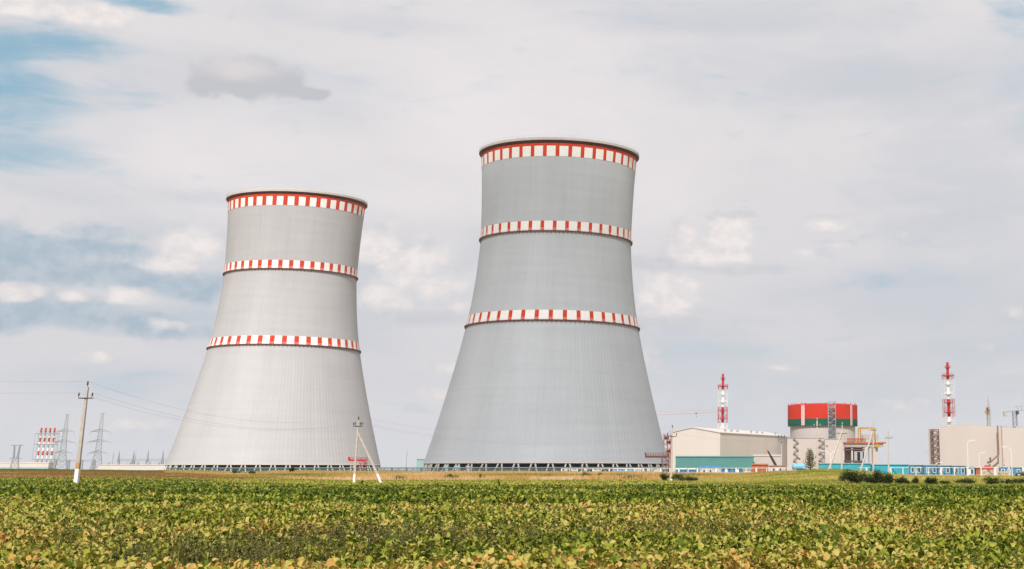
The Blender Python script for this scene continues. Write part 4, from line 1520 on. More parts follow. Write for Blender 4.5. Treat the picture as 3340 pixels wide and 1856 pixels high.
# ------------------------------------------------------------------ cranes
def tower_crane(px, py_jib, D, halfw_px, mtl, label, jib, counter, rz, apex=None, cab=None, jm=None, lift=0.0, deep=1.9):
    X = AX(px, D); sc = D / 4966
    zj = AZ(py_jib, D)
    root = thing('tower_crane', (X, D, 0), label, 'tower crane', 'tower cranes')
    b = MB(); w = halfw_px * sc
    lattice(b, (X, D, 0), (X, D, zj), w, w, max(6, int(zj / (w * 2.2))), .2, .12)
    b.build('mast', mtl, root)
    d = Vector((math.cos(rz), math.sin(rz), 0)); s = Vector((-d.y, d.x, 0)); d.z = lift
    o_ = Vector((X, D, zj))
    J = MB()
    n = max(8, int(jib / 2.4))
    for k in range(n):
        q, q2 = jib * k / n, jib * (k + 1) / n
        hgt = lambda t: deep * (1 - .6 * t / jib)
        for sd in (-.8, .8):
            J.tube(o_ + d * q + s * sd, o_ + d * q2 + s * sd, .16, n=4)
            J.tube(o_ + d * q + s * sd, o_ + d * ((q + q2) / 2) + Vector((0, 0, hgt(q))), .09, n=3)
            J.tube(o_ + d * q2 + s * sd, o_ + d * ((q + q2) / 2) + Vector((0, 0, hgt(q))), .09, n=3)
        J.tube(o_ + d * q + Vector((0, 0, hgt(q))), o_ + d * q2 + Vector((0, 0, hgt(q2))), .15, n=4)
    J.build('jib', jm or mtl, root)
    Cj = MB()
    for sd in (-.8, .8):
        Cj.tube(o_ + s * sd, o_ - d * counter + s * sd, .2, n=4)
    for k in range(6):
        q = counter * k / 6
        Cj.tube(o_ - d * q - s * .8, o_ - d * (q + counter / 6) + s * .8, .1, n=3)
    Cj.build('counter_jib', jm or mtl, root)
    p = o_ - d * (counter - 1.2)
    MB().box((p.x, p.y, p.z - 1.3), (1.6, 1.6, 2.8), rz=rz).build('counterweight', M['grey_wall'], root)
    p = o_ + s * -1.6 + Vector((0, 0, -1.2)) + d * 1.2
    cb = MB().box(tuple(p), (1.7, 1.5, 2.1), rz=rz, bev=.2).build('cab', cab or mtl, root)
    MB().box((p.x + s.x * -.78, p.y + s.y * -.78, p.z + .25), (1.3, .1, 1.0), rz=rz).build('window', M['pane'], cb)
    if apex:
        b = MB()
        ap = Vector((X, D, AZ(apex, D)))
        lattice(b, o_, ap, w * .8, w * .2, 5, .18, .1)
        b.tube(ap, o_ + d * jib * .6 + Vector((0, 0, 1)), .06, n=3)
        b.tube(ap, o_ - d * counter * .8, .06, n=3)
        b.build('apex_frame', mtl, root)
    t = MB()
    q = o_ + d * jib * .72
    t.box((q.x, q.y, q.z - .5), (1.6, 1.3, .6), rz=rz)
    t.tube(q, q + Vector((0, 0, -3)), .05, n=3); t.box((q.x, q.y, q.z - 3.2), (.5, .5, .6))
    t.build('trolley', M['iron'], root)
    return root


tower_crane(3231.5, 1338, 1010, 5.0, M['galv_light'], 'tower crane with yellow head above the second unit roof', 30, 9, -PI / 2 - .17, apex=1292, cab=M['yellow'], jm=M['yellow'])
tower_crane(3317.5, 1340, 940, 6.4, M['galv'], 'grey tower crane at the right edge, jib leaving the picture', 42, 7.5, .16, cab=M['iron'], lift=.10, deep=2.6)
tower_crane(2060, 1357, 1250, 5.0, M['galv_light'], 'pale tower crane hidden by the right cooling tower, only its long jib showing', 73, 16, .12, lift=.055, deep=3.4, jm=M['jib_pale'])

# ------------------------------------------------------------------ unit two
D6 = 850
A = Vector((AX(3038, D6), D6)); B = Vector((AX(3274, D6), D6 + 4)); C2 = Vector((AX(3420, D6), D6 + 1))
root = thing('second_unit_building', ((A.x + B.x) / 2, D6 + 20, 0), 'huge beige windowless building of the second unit at right', 'building')
zl, zr_, zk = AZ(1398, D6), AZ(1382.5, D6), AZ(1393.5, D6)
rx = AX(3153, D6)
L0 = Vector((AX(3031, D6 + 1.2), D6 + 1.2)); LX = AX(3033, D6 + 82)
b = MB()
fr_ = [(A.x, A.y, zl), (rx, D6 + 2, zr_), (B.x, B.y, zk)]
bk = 60
b.add([(A.x, A.y, 0), (rx, D6 + 2, 0), (B.x, B.y, 0), (A.x, A.y, zl), (rx, D6 + 2, zr_), (B.x, B.y, zk), (LX, L0.y + bk, 0), (B.x, B.y + bk, 0), (LX, L0.y + bk, zl), (rx, D6 + bk + 10, zr_), (B.x, B.y + bk, zk), (L0.x, L0.y, 0), (L0.x, L0.y, zl)],
      [[0, 1, 4, 3], [1, 2, 5, 4], [11, 0, 3, 12], [6, 11, 12, 8], [6, 8, 9, 10, 7], [2, 7, 10, 5]])
b.build('wall', M['beige_wall'], root)
b = MB()
b.add([(A.x, A.y, zl + .02), (rx, D6 + 2, zr_ + .02), (B.x, B.y, zk + .02), (LX, L0.y + bk, zl + .02), (rx, D6 + bk + 10, zr_ + .02), (B.x, B.y + bk, zk + .02), (L0.x, L0.y, zl + .02)],
      [[0, 1, 4, 3, 6], [1, 2, 5, 4]])
b.build('roof', M['roof'], root)
z3 = AZ(1396, D6)
MB().prism([(B.x + .02, B.y - 3), (C2.x, C2.y - 3), (C2.x, C2.y + 50), (B.x + .02, B.y + 50)], 0, z3).build('side_block', M['beige_wall'], root)
w = MB()
for px_, py_ in ((3324, 1481), (3275.5, 1501), (3275.5, 1518.5)):
    p = at(px_, py_, D6 + 1)
    w.box((p.x + .3, B.y - 3, p.z), (.8, .16, 1.3))
w.build('window', M['dark'], root)
v = MB()
for px_, h in ((3287, 1.6), (3335, 1.4)):
    v.box((AX(px_, D6) + .5, D6 + 12, z3 + h / 2), (3.2, 3, h), bev=.3)
v.build('roof_vent', M['galv'], root)

# brown stair tower on unit two
D7 = D6 - 3.2
xa, xb = AX(3039.5, D7), AX(3066, D7)
root = thing('stair_tower', ((xa + xb) / 2, D7, 0), 'dark red open stair tower on the left end of the second unit', 'stair tower')
zt = AZ(1401, D7)
b = MB()
for x in (xa, (xa + xb) / 2 - .9, xb):
    for y in (D7, D7 + 2.6):
        b.tube((x, y, 0), (x, y, zt), .16, n=4)
for k in range(1, 8):
    for y in (D7, D7 + 2.6):
        b.tube((xa, y, zt * k / 7), (xb, y, zt * k / 7), .19, n=4)
b.build('frame', M['stair_brown'], root)
b = MB(); l = MB()
for k in range(7):
    za = zt * k / 7
    xm2 = xa + (xb - xa) * .3
    b.tube((xm2, D7 + .3, za), (xb - .4, D7 + .3, za + zt / 14), .17, n=4)
    b.tube((xb - .4, D7 + 1.8, za + zt / 14), (xm2, D7 + 1.8, za + zt / 7), .17, n=4)
    l.box(((xa + xm2) / 2 + .3, D7 + 1.3, za + zt / 7), (xm2 - xa, 2.4, .2))
    l.box((xb - .5, D7 + 1.3, za + zt / 14), (.9, 2.4, .2))
b.build('flight', M['stair_brown'], root); l.build('landing', M['stair_brown'], root)

# exhaust duct on unit two
D8 = D6 - .8
root = thing('wall_duct', (AX(3255, D8), D8, AZ(1508, D8)), 'brown bent duct running down the second unit front', 'duct')
b = MB()
pA, pB, pC, pD = at(3253.5, 1388, D8), at(3257.5, 1482, D8), at(3232, 1506, D8), at(3228, 1509, D8)
b.tube(pA, pB, .5, n=6); b.tube(pB, pC, .5, n=6)
b.build('pipe', M['duct'], root)
b = MB(); p = at(3230, 1500, D8)
b.box((p.x, D8, p.z), (.9, 1.2, 2.6)); b.tube(pC, pD + Vector((-1.4, 0, 0)), .55, n=8)
b.build('outlet_box', M['stair_dark'], root)

# ------------------------------------------------------------------ site fence, cabins and yard clutter
FA = Vector((AX(1832, 560), 560)); FB = Vector((AX(3385, 405), 405))
fdir = (FB - FA).normalized(); flen = (FB - FA).length


def fence_D(px):
    lo, hi = 380.0, 600.0
    for _ in range(40):
        m_ = (lo + hi) / 2
        t = (560 - m_) / (560 - 405)
        X = FA.x + (FB.x - FA.x) * t
        if PPX + 4966 * X / m_ < px: hi = m_
        else: lo = m_
    return (lo + hi) / 2


root = thing('site_fence', (FA.x, FA.y, 0), 'white concrete post and rail fence along the plant boundary', 'fence')
zf = 3.1
n = int(flen / 4.7)
for i in range(n + 1):
    p = FA + fdir * (flen * i / n)
    z0_ = tz(p.x, p.y)
    b = MB()
    for s in ((-.19, .19) if i % 2 == 0 else (0,)):
        q = p + fdir * s
        b.box((q.x, q.y, (zf + z0_ - .4) / 2), (.26, .26, zf - z0_ + .4), bev=.04)
    b.build('post', M['fence_white'], root)
b = MB()
a0, b0 = FA - fdir * .3, FB + fdir * .3
for z, r_ in ((zf - .05, .11),):
    b.tube((a0.x, a0.y, z), (b0.x, b0.y, z), r_, n=4, rot=PI / 4)
b.build('top_rail', M['fence_white'], root)
b = MB()
b.tube((a0.x, a0.y, 1.0), (b0.x, b0.y, 1.0), .05, n=4)
b.build('lower_rail', M['fence_white'], root)


def cabin(pxa, pxb, yt, D, m, label, windows=(), door=None, roof='roof', depth=2.6, ridge=.15, group=None, name='site_cabin', cat='cabin'):
    xa, xb = AX(pxa, D), AX(pxb, D)
    z0_ = tz((xa + xb) / 2, D) - .1
    z = AZ(yt, D)
    root = thing(name, ((xa + xb) / 2, D, z0_), label, cat, group)
    b = MB()
    b.box(((xa + xb) / 2, D + depth / 2, (z + z0_) / 2), (xb - xa, depth, z - z0_))
    nrib = max(3, int((xb - xa) / .45))
    for k in range(nrib + 1):
        x = xa + .1 + (xb - xa - .2) * k / nrib
        b.box((x, D - .03, (z + z0_) / 2), (.12, .06, z - z0_ - .1))
    b.build('wall', M[m], root)
    r_ = MB()
    r_.add([(xa - .15, D - .3, z), (xb + .15, D - .3, z), (xb + .15, D + depth + .3, z), (xa - .15, D + depth + .3, z),
            (xa - .15, D - .3, z + .14), (xb + .15, D - .3, z + .14), (xb + .15, D + depth / 2, z + .14 + ridge), (xa - .15, D + depth / 2, z + .14 + ridge), (xb + .15, D + depth + .3, z + .14), (xa - .15, D + depth + .3, z + .14)],
           [[3, 2, 1, 0], [0, 1, 5, 4], [4, 5, 6, 7], [7, 6, 8, 9], [2, 3, 9, 8], [1, 2, 8, 6, 5], [3, 0, 4, 7, 9]])
    r_.build('roof', M[roof], root)
    for q in windows:
        x = xa + (xb - xa) * q
        zc_ = z - 1.25
        wf = MB(); 
        for dx, dz, sx_, sz_ in ((-.42, 0, .12, 1.5), (.42, 0, .12, 1.5), (0, .7, .72, .12), (0, -.7, .72, .12)):
            wf.box((x + dx, D - .1, zc_ + dz), (sx_, .16, sz_))
        wo = wf.build('window', M['white_paint'], root)
        MB().box((x, D - .07, zc_), (.72, .08, 1.28)).build('pane', M['pane'], wo)
    if door is not None:
        x = xa + (xb - xa) * door
        do = MB().box((x, D - .09, z0_ + 1.15), (.85, .1, 2.0)).build('door', M['white_paint'], root)
        MB().box((x + .3, D - .17, z0_ + 1.1), (.12, .06, .06)).build('handle', M['iron'], do)
    return root


dB = lambda px, k: fence_D(px) + k
cabin(2669, 2843, 1512.5, 452, 'turquoise', 'long turquoise sheet shed behind the mound', roof='turq_light', depth=6, ridge=.1, name='turquoise_shed', cat='shed')
cabin(2845, 2963, 1516, 443, 'turquoise', 'lower turquoise sheet shed beside the first blue cabin', roof='turq_light', depth=8, ridge=.2, name='turquoise_shed', cat='shed')
labs = ['first blue cabin, touching the turquoise shed', 'second blue cabin from the turquoise shed', 'third blue cabin from the turquoise shed', 'fourth blue cabin from the turquoise shed']
edges = [2966, 3013, 3060, 3106, 3152]
for i in range(4):
    cabin(edges[i] + .5, edges[i + 1] - .5, 1517.5 + i * .8, 436 - i * 3, 'cabin_blue', labs[i] + ', two white framed windows', windows=(.22, .68) if i % 2 == 0 else (.3, .75), group='blue site cabins behind the fence')
cabin(3153, 3178, 1523, 424, 'cabin_blue', 'narrow blue cabin left of the rust red container', windows=(.7,), door=.25, group='blue site cabins behind the fence')
cabin(3183, 3197, 1526, 424, 'rust', 'small rust red container between blue cabin and red pavilion', name='red_container', cat='container')
cabin(3262, 3300, 1524, 432, 'cabin_blue', 'blue cabin behind the stacked timber', windows=(.25, .75), group='blue site cabins behind the fence')
cabin(3302, 3368, 1525, 446, 'cabin_blue', 'blue cabin behind the black car', windows=(.3, .7), group='blue site cabins behind the fence')

# red roofed pavilion
Dp = 428
xa, xb = AX(3202, Dp), AX(3246, Dp)
root = thing('pavilion', ((xa + xb) / 2, Dp, tz((xa + xb) / 2, Dp)), 'open pavilion with hipped dark red roof behind the timber', 'pavilion')
ze, zp = AZ(1530, Dp), AZ(1517, Dp)
b = MB()
xm_ = (xa + xb) / 2
b.add([(xa, Dp, ze), (xb, Dp, ze), (xb, Dp + 3.8, ze), (xa, Dp + 3.8, ze), (xm_ - .5, Dp + 1.9, zp), (xm_ + .5, Dp + 1.9, zp), (xa, Dp, ze - .12), (xb, Dp, ze - .12), (xb, Dp + 3.8, ze - .12), (xa, Dp + 3.8, ze - .12)],
      [[0, 1, 5, 4], [1, 2, 5], [2, 3, 4, 5], [3, 0, 4], [6, 7, 1, 0], [7, 8, 2, 1], [8, 9, 3, 2], [9, 6, 0, 3], [9, 8, 7, 6]])
b.build('roof', M['pavilion'], root)
for x in (xa + .3, xb - .3):
    for y in (Dp + .3, Dp + 3.5):
        MB().tube((x, y, 0), (x, y, ze), .08, n=6).build('post', M['lumber'], root)


def timber(pxa, pxb, yt, D, label, seed, tilt=0):
    xa, xb = AX(pxa, D), AX(pxb, D)
    z0_ = tz((xa + xb) / 2, D)
    z = AZ(yt, D)
    random.seed(seed)
    b = MB()
    rows = 7
    for k in range(rows):
        zz = z0_ + (z - z0_) * (k + .5) / rows
        for j in range(5):
            l = (xb - xa) * random.uniform(.7, 1.0)
            cx_ = (xa + xb) / 2 + random.uniform(-.2, .2)
            b.box((cx_ + tilt * k * .1, D + j * .26, zz + random.uniform(-.02, .02)), (l, .22, (z - z0_) / rows * .85), rz=random.uniform(-.01, .01))
    o = b.build('timber_stack', M['lumber'], loc=((xa + xb) / 2, D, z0_))
    tag(o, label, 'timber', 'stacks of sawn timber')


timber(3209, 3245, 1536, 418, 'stack of sawn timber in front of the red pavilion', 3)
timber(3252, 3291, 1537, 416, 'stack of sawn timber between two fence posts left of the car', 4, .5)

# black car at the right edge
Dc = 402
px0, px1 = AX(3310, Dc), AX(3362, Dc)
zc0 = max(tz(px0 + 2, Dc), AZ(1556.5, Dc))
root = thing('parked_car', ((px0 + px1) / 2, Dc, zc0), 'black car parked at the right edge behind the fence', 'car')
L_ = px1 - px0
k_ = L_ / 4.3
b = MB()
prof = [(0, .32), (0, .75), (.12, .95), (.55, 1.02), (.95, 1.48), (2.4, 1.52), (3.1, 1.02), (4.1, .86), (4.3, .6), (4.3, .32)]
w0, w1 = -.85, .85
vs = [(px0 + x * k_, Dc + (w0 if z < 1.03 else w0 + .18), zc0 + z * k_) for x, z in prof] + [(px0 + x * k_, Dc + (w1 if z < 1.03 else w1 - .18), zc0 + z * k_) for x, z in prof]
n = len(prof)
b.add(vs, [[i, (i + 1) % n, (i + 1) % n + n, i + n][::-1] for i in range(n)] + [list(range(n)), list(range(n, 2 * n))[::-1]])
b.build('body', M['car'], root)
b = MB()
b.add([(px0 + .75 * k_, Dc - .84, zc0 + 1.08 * k_), (px0 + 1.65 * k_, Dc - .84, zc0 + 1.08 * k_), (px0 + 1.65 * k_, Dc - .72, zc0 + 1.42 * k_), (px0 + 1.05 * k_, Dc - .72, zc0 + 1.42 * k_)], [[0, 1, 2, 3]])
b.add([(px0 + 1.75 * k_, Dc - .84, zc0 + 1.08 * k_), (px0 + 2.75 * k_, Dc - .84, zc0 + 1.08 * k_), (px0 + 2.35 * k_, Dc - .72, zc0 + 1.42 * k_), (px0 + 1.75 * k_, Dc - .72, zc0 + 1.42 * k_)], [[0, 1, 2, 3]])
b.build('window', M['pane'], root)
for x in (.85, 3.4):
    for y in (w0, w1):
        wh = MB().tube((px0 + x * k_, Dc + y - .1, zc0 + .33 * k_), (px0 + x * k_, Dc + y + .1, zc0 + .33 * k_), .33 * k_, n=16).build('wheel', M['rubber'], root)
        MB().tube((px0 + x * k_, Dc + y - .12, zc0 + .33 * k_), (px0 + x * k_, Dc + y + .12, zc0 + .33 * k_), .19 * k_, n=12).build('rim', M['galv_light'], wh)
MB().box((px0 + .9, Dc + w0 - .03, zc0 + .66 * k_), (.75, .05, .2)).build('number_plate', M['plate'], root)
MB().box((px0 + 2.3, Dc + w0 - .03, zc0 + .8 * k_), (.3, .06, .22)).build('tail_light', M['tail'], root)

# yard on the left part of the fence
cabin(1999, 2029, 1530, dB(2014, 10), 'sky_blue', 'first light blue container from the left behind the fence', roof='white_paint', group='light blue containers behind the fence', name='blue_container', cat='container')
cabin(2032, 2063, 1530, dB(2048, 10), 'sky_blue', 'second light blue container from the left behind the fence', roof='white_paint', group='light blue containers behind the fence', name='blue_container', cat='container')
cabin(2067, 2092, 1531, dB(2080, 10), 'grey_block', 'white container right of the light blue pair', roof='white_paint', name='white_container', cat='container')
cabin(2206, 2238, 1531, dB(2222, 10), 'bright_blue', 'bright blue container just right of the single pole', roof='white_paint', name='blue_container', cat='container')
cabin(2244, 2268, 1531, dB(2256, 10), 'bright_blue', 'small bright blue container left of the blue roofed hut', roof='white_paint', name='blue_container', cat='container')
cabin(2283, 2352, 1526.5, dB(2318, 18), 'grey_block', 'grey hut with pitched blue roof before the teal shed', roof='bright_blue', depth=6, ridge=.75, name='blue_roofed_hut', cat='hut', windows=(.2, .5, .8))
cabin(2354, 2384, 1529, dB(2370, 9), 'bright_blue', 'left one of two deep blue containers below the blue roof', roof='bright_blue', name='blue_container', cat='container', door=.5)
cabin(2391, 2420, 1529, dB(2405, 9), 'bright_blue', 'right one of two deep blue containers below the blue roof', roof='bright_blue', name='blue_container', cat='container', door=.5)
cabin(2452, 2505, 1517, dB(2470, 14), 'rust', 'tall rusty orange shed right of the teal shed', roof='rust', depth=5, ridge=.3, name='rusty_shed', cat='shed')
cabin(2507, 2562, 1521, dB(2535, 18), 'grey_block', 'low grey shed between rusty shed and blue tank', roof='rust', depth=4, ridge=.2, name='grey_shed', cat='shed', windows=(.3, .7))
cabin(2425, 2449, 1532, dB(2437, 8), 'grey_block', 'low grey hut left of the rusty orange shed', name='grey_hut', cat='hut')
# pale blue tank left of the pine
Dt = 470
pa, pb = at(2583, 1519, Dt), at(2632, 1519, Dt)
root = thing('blue_tank', ((pa.x + pb.x) / 2, Dt, 0), 'pale blue horizontal tank left of the young pine', 'tank')
b = MB(); b.lathe((0, 0, 0), [], 4) if False else None
zc_ = pa.z - .3
b.tube((pa.x + .4, Dt, zc_), (pb.x - .4, Dt, zc_), 1.0, n=20)
b.tube((pa.x, Dt, zc_), (pa.x + .4, Dt, zc_), .55, 1.0, n=20); b.tube((pb.x - .4, Dt, zc_), (pb.x, Dt, zc_), 1.0, .55, n=20)
b.build('vessel', M['sky_blue'], root)
for q in (.2, .8):
    MB().box((pa.x + (pb.x - pa.x) * q, Dt, zc_ / 2 - .4), (.5, 1.4, max(.5, zc_ - .6))).build('saddle', M['grey_wall'], root)

# white clutter blocks along the left half of the fence
random.seed(21)
for i, (pa, pb, yt, lab) in enumerate([(1842, 1852, 1531, 'pale concrete block at the left end of the white fence'), (1862, 1880, 1533, 'wide pale concrete block second from the left end of the fence'),
                                       (1905, 1915, 1530, 'slim pale concrete block third from the left end of the fence'), (1935, 1960, 1534, 'low pale concrete block left of the light blue containers'),
                                       (2110, 2122, 1530, 'tall pale concrete block between the white container and the single pole'), (2132, 2160, 1533, 'wide low pale concrete block left of the single pole')]):
    Dk = fence_D((pa + pb) / 2) + 7
    xa, xb = AX(pa, Dk), AX(pb, Dk)
    b = MB(); z = AZ(yt, Dk)
    b.box(((xa + xb) / 2, Dk, z / 2), (xb - xa, 1.6, z), bev=.1)
    b.box(((xa + xb) / 2, Dk, z + .1), ((xb - xa) * .8, 1.2, .2), bev=.1)
    tag(b.build('concrete_block', M['grey_block'], loc=((xa + xb) / 2, Dk, 0)), lab, 'block', 'concrete blocks behind the fence')


# ------------------------------------------------------------------ street lamps
def street_lamp(px, ybase, ytop, D, arms, label):
    p = on_ground(px, D)
    z = AZ(ytop, D)
    root = thing('street_lamp', p, label, 'street lamp', 'white street lamps')
    MB().tube(p + Vector((0, 0, -.3)), (p.x, D, z), .13, .085, 8).build('post', M['lamp_white'], root)
    for ex, ey in arms:
        e = at(ex, ey, D)
        a = MB()
        pts = []
        s0 = Vector((p.x, D, z))
        for k in range(7):
            q = k / 6
            pts.append(Vector((s0.x + (e.x - s0.x) * q, D, s0.z + (e.z - s0.z) * math.sin(q * PI / 2))))
        a.path(pts, .075, n=6)
        a.build('arm', M['lamp_white'], root)
        d = 1 if e.x > s0.x else -1
        h = MB(); h.box((e.x + d * .3, D, e.z), (.85, .34, .17), bev=.1)
        h.build('lamp_head', M['lamp_white'], root)


street_lamp(2710, 1525, 1484, 338, [(2687, 1470.5), (2724, 1468.5)], 'double armed white street lamp on the mound beside the long strut')
street_lamp(3158, 1554, 1443, 412, [(3171, 1436)], 'tallest white street lamp, standing at the fence before the second unit')
street_lamp(3195, 1545, 1482, 440, [(3205, 1475.5)], 'short white street lamp between the tallest lamp and the red pavilion')
street_lamp(3301, 1555, 1466, 408, [(3276, 1457.5)], 'white street lamp at right with its arm reaching left')
street_lamp(3053, 1530, 1512, 445, [(3066, 1508)], 'white street lamp barely topping the blue cabins')


# ------------------------------------------------------------------ plants
def foliage(root, name, c, rx, ry, rz_, n, size, m, tone_mid=.45, lobes=7, seed=0, spiky=0.0):
    r_ = np.random.default_rng(seed)
    # clumps inside an uneven volume
    cl = r_.normal(0, 1, (lobes, 3)); cl /= np.linalg.norm(cl, axis=1)[:, None]
    cl[:, 2] = cl[:, 2] * .7 + .1
    cl = cl * r_.uniform(.3, .85, (lobes, 1))
    wh = r_.integers(0, lobes, n)
    d = r_.normal(0, 1, (n, 3)); d /= np.linalg.norm(d, axis=1)[:, None]
    rad = r_.uniform(.05, 1, n) ** .5 * r_.uniform(.28, .5, n)
    P = (cl[wh] + d * rad[:, None])
    P = np.stack([c[0] + P[:, 0] * rx, c[1] + P[:, 1] * ry, c[2] + P[:, 2] * rz_], 1)
    if spiky:
        up = r_.random(n) < spiky
        P[up, 2] += r_.uniform(0, rz_ * .9, up.sum())
    P[:, 2] = np.maximum(P[:, 2], c[2] - rz_ * 1.02)
    az = r_.uniform(0, 2 * PI, n); tl = r_.normal(.3, .6, n)
    L = size * r_.uniform(.6, 1.4, n); W = L * .38
    t = np.clip(tone_mid + r_.normal(0, .2, n) + (r_.random(lobes)[wh] - .5) * .3, 0, 1)
    v, f, tt = quad_leaves(P, az, tl, L, W, t)
    return np_mesh(name, v, f, tt, m, smooth=False, parent=root)


def bush(px, D, wpx, hpx, label, seed, group='dark bushes at the edge of the crop', dens=1.0, tone=.4, spiky=.34, name='bush'):
    p = on_ground(px, D)
    rx = wpx * .85 * D / 4966; h = hpx * 1.2 * D / 5150
    root = thing(name, p, label, 'bush', group)
    st = MB()
    random.seed(seed)
    for k in range(6):
        t = random.uniform(0, 2 * PI)
        e = p + Vector((math.cos(t) * rx * .6, math.sin(t) * rx * .5, h * random.uniform(.6, .9)))
        st.tube(p + Vector((0, 0, -.1)), e, .035, .012, 5)
    st.build('stem', M['bark'], root)
    foliage(root, 'foliage', (p.x, p.y, p.z + h * .5), rx, rx * .8, h * .55, int(1900 * dens), .14, M['bush'], tone, 7, seed, spiky)


D = 184
bs = [(2766, 46, 33, 'round dark bush at the left end of the bush row by the crop'), (2801, 46, 33, 'second dark bush of the row, close against the first'),
      (2830, 42, 27, 'lower dark bush in the middle of the row'), (2858, 46, 37, 'tallest dark bush of the row at the crop edge'),
      (2893, 50, 29, 'dark bush at the right end of the joined row')]
for i, (px_, w_, h_, lab) in enumerate(bs):
    bush(px_, D + (i % 2) * 1.2, w_, h_, lab, 30 + i, dens=1.3)
bs2 = [(2938, 28, 24, 'small bush just right of the joined bush row'), (2958, 16, 15, 'tiny thin bush right of the small one'), (2987, 14, 18, 'narrow upright bush alone in the verge'),
       (3032, 38, 20, 'low wide bush in front of the first blue cabins'), (3084, 24, 10, 'very low tuft of bush between two wide ones'), (3150, 54, 17, 'low wide bush below the tallest street lamp'),
       (3232, 60, 22, 'widest low bush, below the red pavilion'), (3285, 34, 16, 'low bush left of the last one at the right edge'), (3334, 46, 20, 'low bush at the right edge below the car')]
for i, (px_, w_, h_, lab) in enumerate(bs2):
    bush(px_, 188 + (i % 3) * 1.5, w_, h_, lab, 50 + i, dens=.8, tone=.5, spiky=.12)
bs3 = [(2170, 258, 26, 22, 'bush hugging the left side of the single pole'), (2218, 254, 52, 24, 'broad dark bush right of the single pole'), (2258, 250, 30, 15, 'low bush trailing off right of the broad one')]
for i, (px_, D_, w_, h_, lab) in enumerate(bs3):
    bush(px_, D_, w_, h_, lab, 70 + i, 'bushes beside the single pole', dens=1.1, tone=.5, spiky=.15)
bs4 = [(1907, 300, 28, 20, 'round olive shrub in the dry grass before the right tower'), (1955, 310, 18, 14, 'small olive shrub right of the round one in dry grass'), (2080, 290, 56, 14, 'wide olive shrub in dry grass below the light blue containers'), (2020, 302, 14, 13, 'tiny olive shrub left of the wide one in dry grass'),
       (1311, 298, 26, 14, 'olive shrub in dry grass between the two cooling towers'), (1470, 300, 34, 15, 'broad olive shrub in dry grass below the right tower left edge'), (1570, 300, 14, 16, 'upright olive shrub in dry grass below the right tower'),
       (768, 345, 18, 15, 'brown shrub in grass below the left cooling tower'), (823, 340, 20, 11, 'low brown shrub right of the other under the left tower'), (1780, 305, 40, 12, 'flat olive shrub in dry grass below the right tower right half')]
for i, (px_, D_, w_, h_, lab) in enumerate(bs4):
    bush(px_, D_, w_, h_, lab, 90 + i, 'shrubs in the dry grass', dens=.7, tone=.75, spiky=.15, name='shrub')

# small tree before the left tower
p = on_ground(955, 360)
root = thing('small_tree', p, 'small dark green tree in front of the left cooling tower columns', 'tree')
st = MB(); st.tube(p + Vector((0, 0, -.2)), p + Vector((.1, 0, 1.1)), .09, .05, 6)
for t in range(5):
    a = t * 1.3
    st.tube(p + Vector((.05, 0, .6)), p + Vector((math.cos(a) * .6, math.sin(a) * .6, 1.5)), .04, .015, 5)
st.build('trunk', M['bark'], root)
foliage(root, 'crown', (p.x, p.y, p.z + 1.25), .95, .9, 1.0, 900, .2, M['bush'], .5, 7, 7)

# young pine on the mound
p = on_ground(2643, 322)
top = at(2644, 1468, 322)
H = top.z - p.z
root = thing('pine_tree', p, 'young olive green pine with upright shoots on the mound', 'tree')
tr = MB(); tr.tube(p + Vector((0, 0, -.2)), (p.x, p.y, p.z + H * .97), .10, .02, 7)
rr_ = np.random.default_rng(5)
nV, nF, nT = [], [], []; no = 0
for lvl in range(9):
    q = .08 + .84 * lvl / 8
    nb = 8 if lvl < 7 else 5
    for k in range(nb):
        a = 2 * PI * (k + .37 * lvl) / nb + rr_.uniform(-.25, .25)
        Lb = (1.45 * (1 - q) ** .75 + .2) * rr_.uniform(.45, 1.25)
        s0 = Vector((p.x, p.y, p.z + H * q)); e0 = s0 + Vector((math.cos(a) * Lb, math.sin(a) * Lb, Lb * .45)); e1 = e0 + Vector((math.cos(a) * .12, math.sin(a) * .12, .5))
        tr.tube(s0, e0, .025, .012, 4); tr.tube(e0, e1, .012, .006, 4)
        m_ = 75
        t = rr_.uniform(.25, 1.25, m_)
        base_ = np.array([list(s0.lerp(e0, min(x, 1)) + (e1 - e0) * max(0, (x - 1) * 4)) for x in t])
        v, f, tt = quad_leaves(base_, rr_.uniform(0, 2 * PI, m_), rr_.normal(.7, .4, m_), rr_.uniform(.16, .32, m_), rr_.uniform(.022, .04, m_), np.clip(.3 + .4 * (t - .5) + rr_.normal(0, .15, m_), 0, 1))
        nV.append(v); nF.append(f + no); nT.append(tt); no += len(v)
tr.build('trunk', M['bark'], root)
np_mesh('crown', np.concatenate(nV), np.concatenate(nF), np.concatenate(nT), M['needle'], smooth=False, parent=root)

# tall weeds standing out of the crop
def weed(px, D, hpx, label, seed):
    p = on_ground(px, D)
    h = hpx * D / 5150
    random.seed(seed); r_ = np.random.default_rng(seed)
    root = thing('tall_weed', p, label, 'weed', 'tall weeds in the crop')
    st = MB(); tips = []
    for k in range(5):
        e = p + Vector((random.uniform(-.22, .22) * h, random.uniform(-.2, .2) * h, h * random.uniform(.7, 1)))
        st.tube(p, e, .012, .005, 4); tips.append(e)
    st.build('stem', M['bark'], root)
    n = 150
    q = r_.random(n) ** .7; w = r_.integers(0, 5, n)
    P = np.array([list(p.lerp(tips[w[i]], .25 + .75 * q[i])) for i in range(n)]) + r_.normal(0, .03, (n, 3))
    L = r_.uniform(.06, .13, n)
    v, f, tt = quad_leaves(P, r_.uniform(0, 2 * PI, n), r_.normal(.5, .4, n), L, L * .3, np.clip(r_.normal(.35, .15, n), 0, 1))
    np_mesh('foliage', v, f, tt, M['bush'], smooth=False, parent=root)


